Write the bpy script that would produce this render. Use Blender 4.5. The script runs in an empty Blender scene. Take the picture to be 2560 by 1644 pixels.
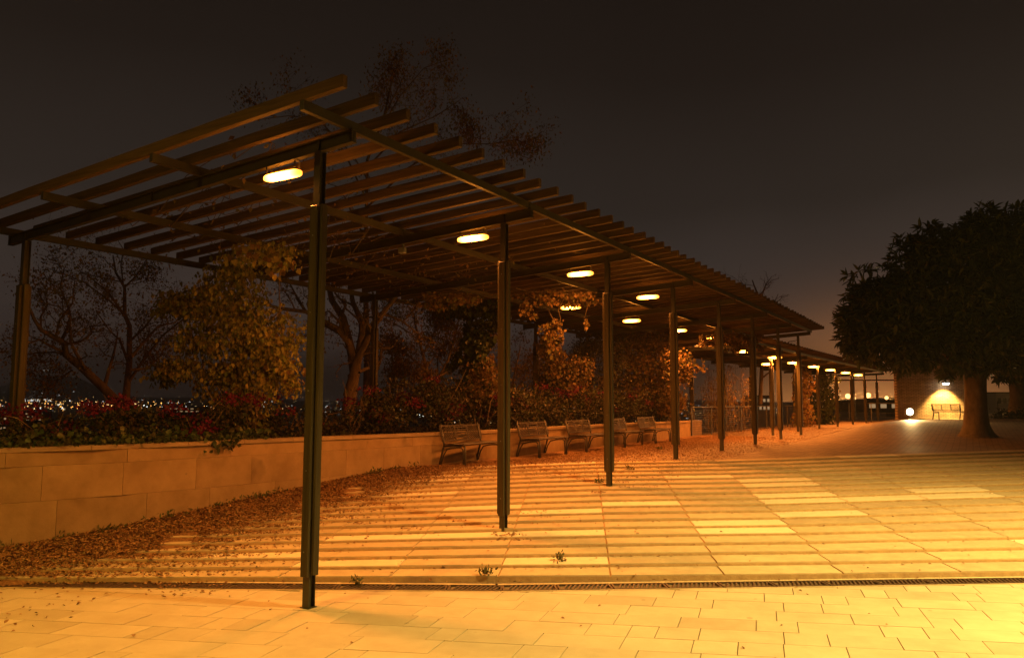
import bpy, math, random
import numpy as np
from mathutils import Matrix, Vector
random.seed(7); RNG = np.random.default_rng(11)
scene = bpy.context.scene
# ------------------------------------------------------------------ camera
HC, FOC = 2.1, 1931.46                       # eye height, focal length in photo pixels
YAW, PITCH, ROLL = .5342, .0934, .0027
FW = np.array([-math.sin(YAW)*math.cos(PITCH), math.cos(YAW)*math.cos(PITCH), math.sin(PITCH)])
_r = np.array([math.cos(YAW), math.sin(YAW), 0.]); _u = np.cross(_r, FW)
RT = _r*math.cos(ROLL)+_u*math.sin(ROLL); UP = -_r*math.sin(ROLL)+_u*math.cos(ROLL)
EYE = np.array([0, 0, HC])
cam = bpy.data.cameras.new('camera'); cam.sensor_width = 36; cam.lens = FOC*36/2560
cam.clip_start = .1; cam.clip_end = 30000
camo = bpy.data.objects.new('camera', cam); scene.collection.objects.link(camo)
m = Matrix.Identity(4)
for i in range(3):
    m[i][0], m[i][1], m[i][2], m[i][3] = RT[i], UP[i], -FW[i], EYE[i]
camo.matrix_world = m; scene.camera = camo

def ray(px, py): return FW*FOC+RT*(px-1279.55)-UP*(py-822.16)
def at(px, py, D): return EYE+ray(px, py)*(D/FOC)              # photo pixel at depth D metres
def ony(px, py, y): d = ray(px, py); return EYE+d*(y/d[1])
def onz(px, py, z): d = ray(px, py); return EYE+d*((z-HC)/d[2])

# ------------------------------------------------------------------ sky, exposure
world = bpy.data.worlds.new('World'); scene.world = world; world.use_nodes = True
def N(nt, t, **kw):
    n = nt.nodes.new(t)
    for k, v in kw.items(): setattr(n, k, v)
    return n
def ramp(nt, stops, fac=None, interp='LINEAR'):
    n = N(nt, 'ShaderNodeValToRGB'); e = n.color_ramp.elements; n.color_ramp.interpolation = interp
    while len(e) < len(stops): e.new(.5)
    for i, (p, c) in enumerate(stops):
        e[i].position = p; e[i].color = (*c, 1) if len(c) == 3 else c
    if fac is not None: nt.links.new(fac, n.inputs[0])
    return n
def mth(nt, op, a, b=None, clamp=False):
    n = N(nt, 'ShaderNodeMath', operation=op); n.use_clamp = clamp
    for i, v in enumerate((a, b)):
        if v is None: continue
        if isinstance(v, (int, float)): n.inputs[i].default_value = v
        else: nt.links.new(v, n.inputs[i])
    return n.outputs[0]
nt = world.node_tree; nt.nodes.clear()
tc = N(nt, 'ShaderNodeTexCoord'); sx = N(nt, 'ShaderNodeSeparateXYZ'); nt.links.new(tc.outputs['Generated'], sx.inputs[0])
el = mth(nt, 'ADD', mth(nt, 'MULTIPLY', sx.outputs[2], .5), .5)
nz = N(nt, 'ShaderNodeTexNoise'); nz.inputs['Scale'].default_value = 2.2; nz.inputs['Detail'].default_value = 3
nt.links.new(tc.outputs['Generated'], nz.inputs['Vector'])
el = mth(nt, 'ADD', el, mth(nt, 'MULTIPLY', mth(nt, 'SUBTRACT', nz.outputs[0], .5), .05))
skyc = ramp(nt, [(0, (.03, .022, .016)), (.49, (.14, .101, .088)), (.515, (.143, .103, .089)), (.56, (.084, .062, .053)),
                 (.62, (.035, .026, .0208)), (.70, (.0168, .0115, .0086)), (.78, (.010, .0066, .0047)), (1, (.0075, .005, .0036))], el)
# light pollution: an orange dome of glow low over the town beyond the far railing
gd = ray(2190, 1000); gd = gd/np.linalg.norm(gd)
dt = N(nt, 'ShaderNodeVectorMath', operation='DOT_PRODUCT'); nt.links.new(tc.outputs['Generated'], dt.inputs[0]); dt.inputs[1].default_value = gd
az = mth(nt, 'POWER', mth(nt, 'MAXIMUM', dt.outputs['Value'], 0), 110)
low = mth(nt, 'POWER', mth(nt, 'SUBTRACT', 1, mth(nt, 'ABSOLUTE', sx.outputs[2])), 26)
glow = mth(nt, 'MULTIPLY', az, low)
mx = N(nt, 'ShaderNodeMix', data_type='RGBA', blend_type='ADD'); nt.links.new(glow, mx.inputs[0])
nt.links.new(skyc.outputs[0], mx.inputs[6]); mx.inputs[7].default_value = (9, 3.2, .75, 1)
bg = N(nt, 'ShaderNodeBackground'); nt.links.new(mx.outputs[2], bg.inputs[0]); bg.inputs[1].default_value = 1
wo = N(nt, 'ShaderNodeOutputWorld'); nt.links.new(bg.outputs[0], wo.inputs[0])
scene.view_settings.view_transform = 'Standard'; scene.view_settings.look = 'None'
scene.view_settings.exposure = 0; scene.view_settings.gamma = 1
try: scene.cycles.use_denoising = True; scene.cycles.max_bounces = 6; scene.cycles.transparent_max_bounces = 6
except Exception: pass
# the plaza's two street lamps stand outside the frame: (x, y, height, watts, cone degrees)
PLAZA_LAMPS = [(5.5, 9.5, 9.2, 27500, 132, .62, (1, .665, .17)), (-7.1, -1.0, 9.0, 6300, 132, 1., (1, .585, .072))]
TUBE_COL = (1, .28, .04); TUBE_W = 210

# ------------------------------------------------------------------ helpers
COL = scene.collection
def nm(o, label=None, cat=None, group=None, kind=None):
    if label: o['label'] = label
    if cat: o['category'] = cat
    if group: o['group'] = group
    if kind: o['kind'] = kind
    return o
def link(name, data, parent=None, mats=None):
    o = bpy.data.objects.new(name, data); COL.objects.link(o)
    if parent is not None: o.parent = parent
    if mats and data is not None and not data.materials:
        for x in (mats if isinstance(mats, (list, tuple)) else [mats]): data.materials.append(x)
    return o
def empty(name, loc, label, cat, group=None, rz=0):
    o = link(name, None); o.location = loc; o.rotation_euler = (0, 0, rz); o.empty_display_size = .2
    return nm(o, label, cat, group)
class MB:
    def __init__(s): s.v = []; s.f = []; s.m = []
    def quadmesh(s, vs, fs, mi=0):
        b = len(s.v); s.v += [tuple(map(float, p)) for p in vs]
        s.f += [tuple(b+i for i in f) for f in fs]; s.m += [mi]*len(fs); return s
    def box(s, c, d, X=(1, 0, 0), Y=(0, 1, 0), Z=(0, 0, 1), mi=0):
        c, X, Y, Z = map(lambda a: np.array(a, float), (c, X, Y, Z)); hx, hy, hz = d[0]/2, d[1]/2, d[2]/2
        vs = [c+X*hx*a+Y*hy*b+Z*hz*e for e in (-1, 1) for b in (-1, 1) for a in (-1, 1)]
        return s.quadmesh(vs, [(0, 2, 3, 1), (4, 5, 7, 6), (0, 1, 5, 4), (2, 6, 7, 3), (0, 4, 6, 2), (1, 3, 7, 5)], mi)
    def bar(s, a, b, w, h, up=(0, 0, 1), mi=0):
        a, b, up = (np.array(q, float) for q in (a, b, up)); L = np.linalg.norm(b-a); X = (b-a)/L
        Y = np.cross(up, X); Y /= np.linalg.norm(Y); return s.box((a+b)/2, (L, w, h), X, Y, np.cross(X, Y), mi)
    def tube(s, pts, rad, n=6, mi=0, cap=True):
        pts = [np.array(p, float) for p in pts]; b = len(s.v); k = len(pts)
        rad = rad if hasattr(rad, '__len__') else [rad]*k
        ref = np.array([.31, .17, .93])
        for i, p in enumerate(pts):
            t = pts[min(i+1, k-1)]-pts[max(i-1, 0)]; t = t/(np.linalg.norm(t)+1e-9)
            if abs(t@ref) > .97: ref = np.array([.9, .3, .1])
            u = np.cross(t, ref); u /= np.linalg.norm(u); w = np.cross(t, u)
            for j in range(n):
                a = 2*math.pi*j/n; q = p+(u*math.cos(a)+w*math.sin(a))*rad[i]; s.v.append((float(q[0]), float(q[1]), float(q[2])))
        for i in range(k-1):
            for j in range(n):
                j2 = (j+1) % n; s.f.append((b+i*n+j, b+i*n+j2, b+(i+1)*n+j2, b+(i+1)*n+j)); s.m.append(mi)
        if cap: s.f += [tuple(b+j for j in range(n))[::-1], tuple(b+(k-1)*n+j for j in range(n))]; s.m += [mi, mi]
        return s
    def prism(s, poly, z0, z1, mi=0):
        n = len(poly); vs = [(x, y, z0) for x, y in poly]+[(x, y, z1) for x, y in poly]
        return s.quadmesh(vs, [tuple(range(n))[::-1], tuple(range(n, 2*n))]+[(i, (i+1) % n, n+(i+1) % n, n+i) for i in range(n)], mi)
    def mesh(s, name, mats=None, smooth=False):
        me = bpy.data.meshes.new(name); me.from_pydata(s.v, [], s.f)
        if any(s.m): me.polygons.foreach_set('material_index', s.m)
        if smooth: me.polygons.foreach_set('use_smooth', [True]*len(s.f))
        for x in (mats if isinstance(mats, (list, tuple)) else [mats]):
            if x: me.materials.append(x)
        me.update(); return me
    def build(s, name, mats, parent=None, smooth=False): return link(name, s.mesh(name, mats, smooth), parent)
def bevel(me, w, seg=1):
    import bmesh
    bm = bmesh.new(); bm.from_mesh(me); bmesh.ops.bevel(bm, geom=bm.edges[:], offset=w, segments=seg, profile=.5, affect='EDGES')
    bm.to_mesh(me); bm.free(); return me
def leaf_mesh(name, P, T, Nn, L, Wd, mats, fold=.25, six=True):
    """P base points, T tip directions, Nn normals, L lengths, Wd half widths -> one mesh of folded leaves"""
    n = len(P); T = T/np.linalg.norm(T, axis=1)[:, None]
    S = np.cross(T, Nn); S /= (np.linalg.norm(S, axis=1)[:, None]+1e-9); Nn = np.cross(S, T)
    L = L[:, None]; Wd = Wd[:, None]
    if six:
        V = np.stack([P, P+T*L*.3-S*Wd+Nn*Wd*fold, P+T*L*.68-S*Wd*.75+Nn*Wd*fold*.6, P+T*L-Nn*L*.12, P+T*L*.68+S*Wd*.75+Nn*Wd*fold*.6, P+T*L*.3+S*Wd+Nn*Wd*fold], 1)
        k = 6; F = np.array([[0, 1, 2, 3], [0, 3, 4, 5]])
    else:
        V = np.stack([P, P+T*L*.45-S*Wd+Nn*Wd*fold, P+T*L, P+T*L*.45+S*Wd+Nn*Wd*fold], 1); k = 4; F = np.array([[0, 1, 2], [0, 2, 3]])
    me = bpy.data.meshes.new(name); me.vertices.add(n*k); me.vertices.foreach_set('co', V.reshape(-1))
    idx = (F[None]+(np.arange(n)*k)[:, None, None]); fl = F.shape[1]
    me.loops.add(idx.size); me.loops.foreach_set('vertex_index', idx.reshape(-1).astype(np.int32))
    me.polygons.add(idx.size//fl); me.polygons.foreach_set('loop_start', (np.arange(idx.size//fl)*fl).astype(np.int32))
    me.update(calc_edges=True)
    for x in (mats if isinstance(mats, (list, tuple)) else [mats]): me.materials.append(x)
    return me
def rdir(n, g=RNG):
    v = g.normal(size=(n, 3)); return v/np.linalg.norm(v, axis=1)[:, None]

# ------------------------------------------------------------------ materials
def pbsdf(name, rough=.8, spec=.3):
    mt = bpy.data.materials.new(name); mt.use_nodes = True; t = mt.node_tree; b = t.nodes['Principled BSDF']
    b.inputs['Roughness'].default_value = rough; b.inputs['Specular IOR Level'].default_value = spec; return mt, t, b
def noisy(name, c0, c1, scale=6., rough=.85, bump=.0, bscale=None, stretch=(1, 1, 1), rand=.0, spec=.3, detail=6, speck=None, metal=0, contrast=(.3, .7), gum=0):
    mt, t, b = pbsdf(name, rough, spec); b.inputs['Metallic'].default_value = metal
    tc = N(t, 'ShaderNodeTexCoord'); oi = N(t, 'ShaderNodeObjectInfo'); mp = N(t, 'ShaderNodeMapping'); mp.inputs['Scale'].default_value = stretch
    off = N(t, 'ShaderNodeVectorMath', operation='SCALE'); off.inputs[0].default_value = (37, 19, 53); t.links.new(oi.outputs['Random'], off.inputs['Scale'])
    t.links.new(tc.outputs['Object'], mp.inputs['Vector']); t.links.new(off.outputs[0], mp.inputs['Location'])
    nz = N(t, 'ShaderNodeTexNoise'); nz.inputs['Scale'].default_value = scale; nz.inputs['Detail'].default_value = detail; nz.inputs['Roughness'].default_value = .62
    t.links.new(mp.outputs[0], nz.inputs['Vector'])
    cr = ramp(t, [(contrast[0], c0), (contrast[1], c1)], nz.outputs[0]); out = cr.outputs[0]
    if rand:
        hs = N(t, 'ShaderNodeHueSaturation'); v = mth(t, 'ADD', mth(t, 'MULTIPLY', oi.outputs['Random'], 2*rand), 1-rand)
        t.links.new(v, hs.inputs['Value']); t.links.new(out, hs.inputs['Color']); out = hs.outputs[0]
    if speck:
        n2 = N(t, 'ShaderNodeTexNoise'); n2.inputs['Scale'].default_value = speck[0]; n2.inputs['Detail'].default_value = 4
        t.links.new(mp.outputs[0], n2.inputs['Vector']); sr = ramp(t, [(speck[1], (0, 0, 0)), (speck[1]+.08, (1, 1, 1))], n2.outputs[0])
        mxx = N(t, 'ShaderNodeMix', data_type='RGBA'); t.links.new(sr.outputs[0], mxx.inputs[0]); t.links.new(out, mxx.inputs[6]); mxx.inputs[7].default_value = (*speck[2], 1); out = mxx.outputs[2]
    if gum:
        ge = N(t, 'ShaderNodeNewGeometry'); vo = N(t, 'ShaderNodeTexVoronoi'); vo.inputs['Scale'].default_value = 2.6; t.links.new(ge.outputs['Position'], vo.inputs['Vector'])
        sc_ = N(t, 'ShaderNodeSeparateColor'); t.links.new(vo.outputs['Color'], sc_.inputs[0]); n4 = N(t, 'ShaderNodeTexNoise'); n4.inputs['Scale'].default_value = .55; n4.inputs['Detail'].default_value = 7; n4.inputs['Roughness'].default_value = .7; t.links.new(ge.outputs['Position'], n4.inputs['Vector'])
        spot_ = mth(t, 'LESS_THAN', vo.outputs['Distance'], mth(t, 'MULTIPLY', sc_.outputs[0], .085)); spot_ = mth(t, 'MULTIPLY', spot_, mth(t, 'GREATER_THAN', sc_.outputs[1], .45))
        st_ = ramp(t, [(.30, (.84, .82, .79)), (.42, (.95, .94, .93)), (.55, (1, 1, 1)), (.7, (1.05, 1.05, 1.05))], n4.outputs[0]); m1 = N(t, 'ShaderNodeMix', data_type='RGBA', blend_type='MULTIPLY'); m1.inputs[0].default_value = gum
        t.links.new(out, m1.inputs[6]); t.links.new(st_.outputs[0], m1.inputs[7]); m2 = N(t, 'ShaderNodeMix', data_type='RGBA'); t.links.new(mth(t, 'MULTIPLY', spot_, .45), m2.inputs[0]); t.links.new(m1.outputs[2], m2.inputs[6]); m2.inputs[7].default_value = (.16, .12, .08, 1); out = m2.outputs[2]
    t.links.new(out, b.inputs['Base Color'])
    if bump:
        n3 = N(t, 'ShaderNodeTexNoise'); n3.inputs['Scale'].default_value = bscale or scale*4; n3.inputs['Detail'].default_value = 5; t.links.new(mp.outputs[0], n3.inputs['Vector'])
        bp = N(t, 'ShaderNodeBump'); bp.inputs['Strength'].default_value = bump; bp.inputs['Distance'].default_value = .02
        t.links.new(n3.outputs[0], bp.inputs['Height']); t.links.new(bp.outputs[0], b.inputs['Normal'])
    return mt
def leafmat(name, cols, trans=.3, rough=.55):
    mt, t, b = pbsdf(name, rough, .25); g = N(t, 'ShaderNodeNewGeometry'); oi = N(t, 'ShaderNodeObjectInfo')
    f = mth(t, 'FRACT', mth(t, 'ADD', g.outputs['Random Per Island'], oi.outputs['Random']))
    cr = ramp(t, [((i+.5)/len(cols), c) for i, c in enumerate(cols)], f); t.links.new(cr.outputs[0], b.inputs['Base Color'])
    tr = N(t, 'ShaderNodeBsdfTranslucent'); t.links.new(cr.outputs[0], tr.inputs[0]); ms = N(t, 'ShaderNodeMixShader'); ms.inputs[0].default_value = trans
    o = t.nodes['Material Output']; t.links.new(b.outputs[0], ms.inputs[1]); t.links.new(tr.outputs[0], ms.inputs[2]); t.links.new(ms.outputs[0], o.inputs[0]); return mt
def emit(name, col, s, sample=False):
    mt = bpy.data.materials.new(name); mt.use_nodes = True; t = mt.node_tree; t.nodes.clear()
    e = N(t, 'ShaderNodeEmission'); e.inputs[0].default_value = (*col, 1); e.inputs[1].default_value = s
    o = N(t, 'ShaderNodeOutputMaterial'); t.links.new(e.outputs[0], o.inputs[0])
    if not sample: mt.cycles.emission_sampling = 'NONE'
    return mt
def bricks(name, c1, c2, mortar, scale, w, h, gap, bump=.5, vec='XY', rough=.85, spec=.3):
    mt, t, b = pbsdf(name, rough, spec); tc = N(t, 'ShaderNodeTexCoord'); mp = N(t, 'ShaderNodeMapping'); t.links.new(tc.outputs['Object'], mp.inputs[0])
    if vec == 'XZ': mp.inputs['Rotation'].default_value = (math.radians(-90), 0, 0)
    br = N(t, 'ShaderNodeTexBrick'); br.inputs['Scale'].default_value = scale; br.inputs['Brick Width'].default_value = w; br.inputs['Row Height'].default_value = h
    br.inputs['Mortar Size'].default_value = gap; br.inputs['Color1'].default_value = (*c1, 1); br.inputs['Color2'].default_value = (*c2, 1); br.inputs['Mortar'].default_value = (*mortar, 1)
    t.links.new(mp.outputs[0], br.inputs['Vector']); nz = N(t, 'ShaderNodeTexNoise'); nz.inputs['Scale'].default_value = 3; t.links.new(tc.outputs['Object'], nz.inputs['Vector'])
    mxx = N(t, 'ShaderNodeMix', data_type='RGBA', blend_type='MULTIPLY'); mxx.inputs[0].default_value = .6; t.links.new(br.outputs[0], mxx.inputs[6])
    cr = ramp(t, [(.3, (.55, .55, .55)), (.7, (1.2, 1.2, 1.2))], nz.outputs[0]); t.links.new(cr.outputs[0], mxx.inputs[7]); t.links.new(mxx.outputs[2], b.inputs['Base Color'])
    bp = N(t, 'ShaderNodeBump'); bp.inputs['Strength'].default_value = bump; bp.inputs['Distance'].default_value = .02; bp.invert = True
    t.links.new(br.outputs['Fac'], bp.inputs['Height']); t.links.new(bp.outputs[0], b.inputs['Normal']); return mt
M = {}
M['slat'] = noisy('weathered_slat_wood', (.042, .026, .010), (.13, .078, .030), 4, .75, .25, 12, (.35, 9, 9), .22, speck=(1.9, .70, (.03, .016, .008)))
M['clad'] = noisy('treated_post_wood', (.026, .019, .007), (.065, .047, .017), 4, .65, .25, 12, (9, 9, .35), .15)
M['steel'] = noisy('olive_painted_steel', (.034, .027, .011), (.055, .045, .018), 3, .5, .04, 40, spec=.45)
M['stone'] = noisy('sandstone_panel', (.225, .146, .072), (.315, .214, .112), 2.2, .85, .12, 45, (1, 1, 1), .06, speck=(1.1, .63, (.16, .105, .055)), contrast=(.35, .65), gum=1)
M['coping'] = noisy('coping_stone', (.22, .155, .09), (.30, .215, .13), 3, .8, .15, 40, rand=.1)
M['paver'] = noisy('beige_paver', (.40, .335, .225), (.47, .40, .28), 3.5, .7, .08, 60, (1, 1, 1), .045, speck=(7, .74, (.28, .22, .14)), gum=1)
M['paverd'] = noisy('worn_grey_paver', (.34, .285, .19), (.41, .345, .235), 3.5, .75, .08, 60, (1, 1, 1), .05, gum=1)
M['slab'] = noisy('sandy_slab', (.36, .28, .17), (.46, .365, .225), 5, .8, .15, 60, (1, 1, 1), .10, speck=(5, .72, (.27, .2, .12)), gum=1)
M['slabp'] = noisy('pale_slab', (.58, .50, .35), (.66, .57, .40), 5, .75, .1, 60, rand=.03, gum=1)
M['riser'] = noisy('rusty_riser', (.31, .19, .088), (.46, .30, .14), 9, .9, .3, 50)
M['joint'] = noisy('dark_joint_sand', (.10, .07, .04), (.17, .125, .075), 20, .95, .2, 60)
M['terrace'] = bricks('small_terrace_pavers', (.21, .135, .08), (.30, .20, .12), (.08, .05, .03), 1, .36, .12, .014, .8, rough=.65)
M['iron'] = noisy('rusty_iron', (.035, .02, .012), (.09, .05, .028), 12, .6, .2, 60, spec=.5)
M['soil'] = noisy('dark_soil', (.02, .014, .008), (.05, .035, .02), 5, 1, .4, 20)
M['town'] = noisy('night_hillside', (.02, .022, .015), (.07, .065, .05), .02, 1)
M['bench'] = noisy('brown_bench_steel', (.02, .0115, .006), (.034, .019, .01), 6, .5, .03, 60, spec=.25)
M['benchdark'] = noisy('dark_cast_frame', (.03, .026, .02), (.05, .042, .03), 6, .5, .05, 50, spec=.5)
M['fixture'] = noisy('grey_fixture_metal', (.12, .12, .11), (.2, .2, .19), 8, .4, spec=.5)
M['tube'] = emit('lit_tube', (1, .30, .03), 32, True)
t = M['tube'].node_tree; tc = N(t, 'ShaderNodeTexCoord'); sx_ = N(t, 'ShaderNodeSeparateXYZ'); t.links.new(tc.outputs['Object'], sx_.inputs[0])   # hottest round the bulb, orange at the tube's ends
g_ = mth(t, 'POWER', mth(t, 'SUBTRACT', 1, mth(t, 'MINIMUM', mth(t, 'MULTIPLY', mth(t, 'ABSOLUTE', sx_.outputs[0]), 3.5), 1)), 1.3)
t.links.new(mth(t, 'ADD', mth(t, 'MULTIPLY', g_, 95), 1.9), t.nodes['Emission'].inputs[1])
M['bark'] = noisy('rough_bark', (.075, .05, .03), (.19, .13, .08), 7, .95, .6, 30, (1, 1, .35))
M['barkbig'] = noisy('grey_brown_bark', (.11, .075, .04), (.22, .16, .09), 6, .95, .7, 26, (1, 1, .4))
M['lfauto'] = leafmat('autumn_leaf', [(.25, .13, .04), (.30, .18, .055), (.22, .18, .05), (.16, .08, .03)], .4)
M['lfvine'] = leafmat('yellowing_vine_leaf', [(.33, .28, .065), (.17, .21, .045), (.40, .31, .08), (.11, .14, .035), (.27, .21, .055)], .35)
M['lfdry'] = leafmat('dry_vine_leaf', [(.17, .10, .035), (.13, .07, .025), (.20, .13, .045), (.08, .05, .018), (.10, .09, .025)], .35)
M['lfivy'] = leafmat('dark_ivy_leaf', [(.022, .038, .012), (.04, .06, .016), (.03, .03, .012), (.06, .07, .02)], .15, .45)
M['lfbush'] = leafmat('dark_shrub_leaf', [(.02, .026, .011), (.035, .042, .015), (.05, .032, .014), (.028, .02, .01)], .2)
M['flower'] = leafmat('magenta_bract', [(.09, .003, .035), (.13, .005, .045), (.07, .002, .03), (.12, .006, .018)], .3)
M['lftree'] = leafmat('glossy_green_leaf', [(.06, .075, .02), (.10, .115, .03), (.05, .06, .018), (.13, .13, .04)], .15, .5)
M['litter'] = leafmat('fallen_leaf', [(.25, .13, .055), (.16, .072, .028), (.36, .215, .10), (.09, .043, .019), (.21, .095, .037), (.28, .16, .07)], .1, .8)
M['weed'] = leafmat('weed_leaf', [(.05, .07, .02), (.08, .08, .025), (.12, .08, .03)], .2)
M['brickwall'] = bricks('kiosk_brick', (.30, .20, .115), (.38, .26, .15), (.12, .085, .05), 1, .26, .075, .012, 1.0, 'XZ')
M['white'] = emit('white_light', (1, .93, .78), 30); M['flood'] = emit('flood_lens', (1, .93, .72), 60, True)

# ------------------------------------------------------------------ ground model
KT = [-8, -2, -1, 0, 1, 2, 3, 4, 5, 12]
BX = [-12.55, -5.95, -4.88, -3.756, -2.623, -1.412, -.2, 1.05, 2.3, 11.05]; BY = [3.07, 7.27, 7.945, 8.652, 9.413, 10.224, 11.06, 11.88, 12.7, 18.44]
TX = [-12.9, -8.834, -8.134, -7.271, -6.269, -5.18, -4.08, -3.0, -1.8, 6.6]; TY = [6.7, 13.604, 14.789, 16.004, 16.924, 17.909, 19.3, 20.9, 22.5, 34.]
ZB, ZT, NR = .02, .77, 18
def F(k, t):
    bx, by, tx, ty = (np.interp(k, KT, q) for q in (BX, BY, TX, TY)); return bx+(tx-bx)*t, by+(ty-by)*t
def inv(x, y):
    x = np.atleast_1d(np.asarray(x, float)); y = np.atleast_1d(np.asarray(y, float)); k = np.zeros_like(x); t = np.full_like(x, .5)
    for _ in range(30):
        fx, fy = F(k, t); ax, ay = F(k+.01, t); bx, by = F(k, t+.01); a, c, b, d = (ax-fx)/.01, (ay-fy)/.01, (bx-fx)/.01, (by-fy)/.01
        det = a*d-b*c; det = np.where(abs(det) < 1e-6, 1e-6, det); ex, ey = x-fx, y-fy
        k = np.clip(k+.8*(d*ex-b*ey)/det, -7.99, 11.98); t = np.clip(t+.8*(a*ey-c*ex)/det, -3, 6)
    return k, t
def terr(x, y):
    D = -.509*np.asarray(x)+.857*np.asarray(y); b = np.clip((np.asarray(x)+5.4)/2, 0, 1)
    return ZT+b*np.clip(.0265*(D-24), 0, .455)
def gz(x, y):
    k, t = inv(x, y); i = np.clip(np.floor(t*NR), 0, NR-1)
    z = np.where(t < 0, 0, np.where(t >= 1, terr(x, y), ZB+(ZT-ZB)*(i+1)/NR)); return z
WALL = [(-11.9, 2.6), (-10.68, 5.33), (-10.25, 6.5), (-10.14, 7.4), (-10.0, 8.95), (-9.86, 9.9), (-9.8, 11.1), (-9.68, 13.04), (-9.46, 15.3), (-9.38, 17.9), (-9.33, 24), (-9.296, 30.6)]
_wy = np.arange(2.6, 30.61, .7); _wf = lambda y: np.interp(y, [p[1] for p in WALL], [p[0] for p in WALL])
WALL = [(float(np.mean([_wf(np.clip(y+d, 2.6, 30.6)) for d in np.linspace(-1.6, 1.6, 17)]) if 4.3 < y < 29 else _wf(y)), float(y)) for y in _wy]
WZ = lambda y: float(np.interp(y, [0, 9, 14, 20, 30.6], [1.487, 1.478, 1.437, 1.437, 1.373]))
wx = lambda y: np.interp(y, [p[1] for p in WALL], [p[0] for p in WALL])

# ------------------------------------------------------------------ setting: plaza and pavers
b = MB(); b.quadmesh([(-13, -30, -.012), (45, -30, -.012), (45, 30, -.012), (-13, 30, -.012)], [(0, 1, 2, 3)])
plaza = nm(b.build('plaza', M['joint']), kind='structure')
e1 = np.array([math.cos(math.radians(22)), math.sin(math.radians(22))]); e2 = np.array([math.cos(math.radians(103)), math.sin(math.radians(103))])
DR = [(-13.5, 2.46), (-9.55, 4.72), (-4.62, 7.49), (.44, 11.0), (9, 16.9)]
def dry(x): return np.interp(x, [p[0] for p in DR], [p[1] for p in DR])
def clip(poly, p, n):                                      # keep the side where (q-p).n <= 0
    out = []
    for i in range(len(poly)):
        a, c = np.array(poly[i]), np.array(poly[(i+1) % len(poly)]); da, dc = (a-p)@n, (c-p)@n
        if da <= 0: out.append(a)
        if da*dc < 0: out.append(a+(c-a)*da/(da-dc))
    return out
O = np.array([-3.0, 6.6]); n_pv = 0; pav_rng = random.Random(5); Hc = .372
for j in range(-12, 14):
    s = -16+pav_rng.random()
    while s < 14:
        Lp = pav_rng.choice([.25, .38, .52, .71, .74, .71, .6]); g = .0045; h = .0022
        a = O+e1*(s+g)+e2*(j*Hc+h); c = O+e1*(s+Lp-g)+e2*((j+1)*Hc-h); s += Lp
        poly = [a, O+e1*(s-g)+e2*(j*Hc+h), c, O+e1*(s-Lp+g)+e2*((j+1)*Hc-h)]
        ctr = sum(poly)/4; D = -.509*ctr[0]+.857*ctr[1]; lat = .861*ctr[0]+.509*ctr[1]
        if D < 5.55 or abs(lat) > .663*D+.75: continue
        dx = ctr[0]; q = np.array([dx, dry(dx)]); sl = np.array([1, (dry(dx+.01)-dry(dx-.01))/.02]); nn = np.array([-sl[1], 1]); nn /= np.linalg.norm(nn)
        poly = clip(poly, q-nn*.012, nn)
        if len(poly) < 3: continue
        area = .5*abs(sum(poly[i][0]*poly[(i+1) % len(poly)][1]-poly[(i+1) % len(poly)][0]*poly[i][1] for i in range(len(poly))))
        if area < .008: continue
        cc = sum(poly)/len(poly); mb = MB(); mb.prism([(p-cc) for p in poly], -.03, pav_rng.uniform(-.0016, .0016))
        dark = pav_rng.random() < .07
        o = mb.build('paver', M['paverd'] if dark else M['paver'], plaza); o.location = (cc[0], cc[1], 0); n_pv += 1

# drain with iron grates
drain = empty('drain', (-4.62, 7.6, 0), 'long iron drain grating between the pale plaza pavers and the slab steps', 'drain')
def along(poly, step, start=0):
    P = [np.array(p, float) for p in poly]; out = []; carry = start
    for a, c in zip(P[:-1], P[1:]):
        L = np.linalg.norm(c-a); d = (c-a)/L
        while carry < L: out.append((a+d*carry, d)); carry += step
        carry -= L
    return out
gm = MB(); gl, gw = .615, .26
for yy in (-gw/2+.012, gw/2-.012): gm.box((gl/2, yy, -.006), (gl, .022, .024))
for xx in (.012, gl-.012): gm.box((xx, 0, -.006), (.022, gw-.05, .024))
for i in range(10):
    x0 = .05+i*.052; gm.bar((x0, -gw/2+.03, -.008), (x0+.07, gw/2-.03, -.008), .02, .022)
gmesh = gm.mesh('grate', M['iron'])
chan = MB()
for p, d in along(DR, .63, .2):
    nn = np.array([-d[1], d[0]]); q = p+nn*.16
    if -13.2 < q[0] < 4.5:
        o = link('grate', gmesh, drain); o.location = (q[0]+4.62, q[1]-7.6, .004); o.rotation_euler = (0, 0, math.atan2(d[1], d[0])+random.uniform(-.006, .006))
for (a, c) in zip(DR[:-1], DR[1:]):
    a, c = np.array(a), np.array(c); d = (c-a)/np.linalg.norm(c-a); nn = np.array([-d[1], d[0]])
    o3 = np.array([-4.62, 7.6])
    for w0, w1, z in ((.0, .03, .003), (.295, .36, .006)):
        chan.prism([a+nn*w0-o3, c+nn*w0-o3, c+nn*w1-o3, a+nn*w1-o3], -.05, z)
chan.build('edging', M['slab'], drain)

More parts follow.
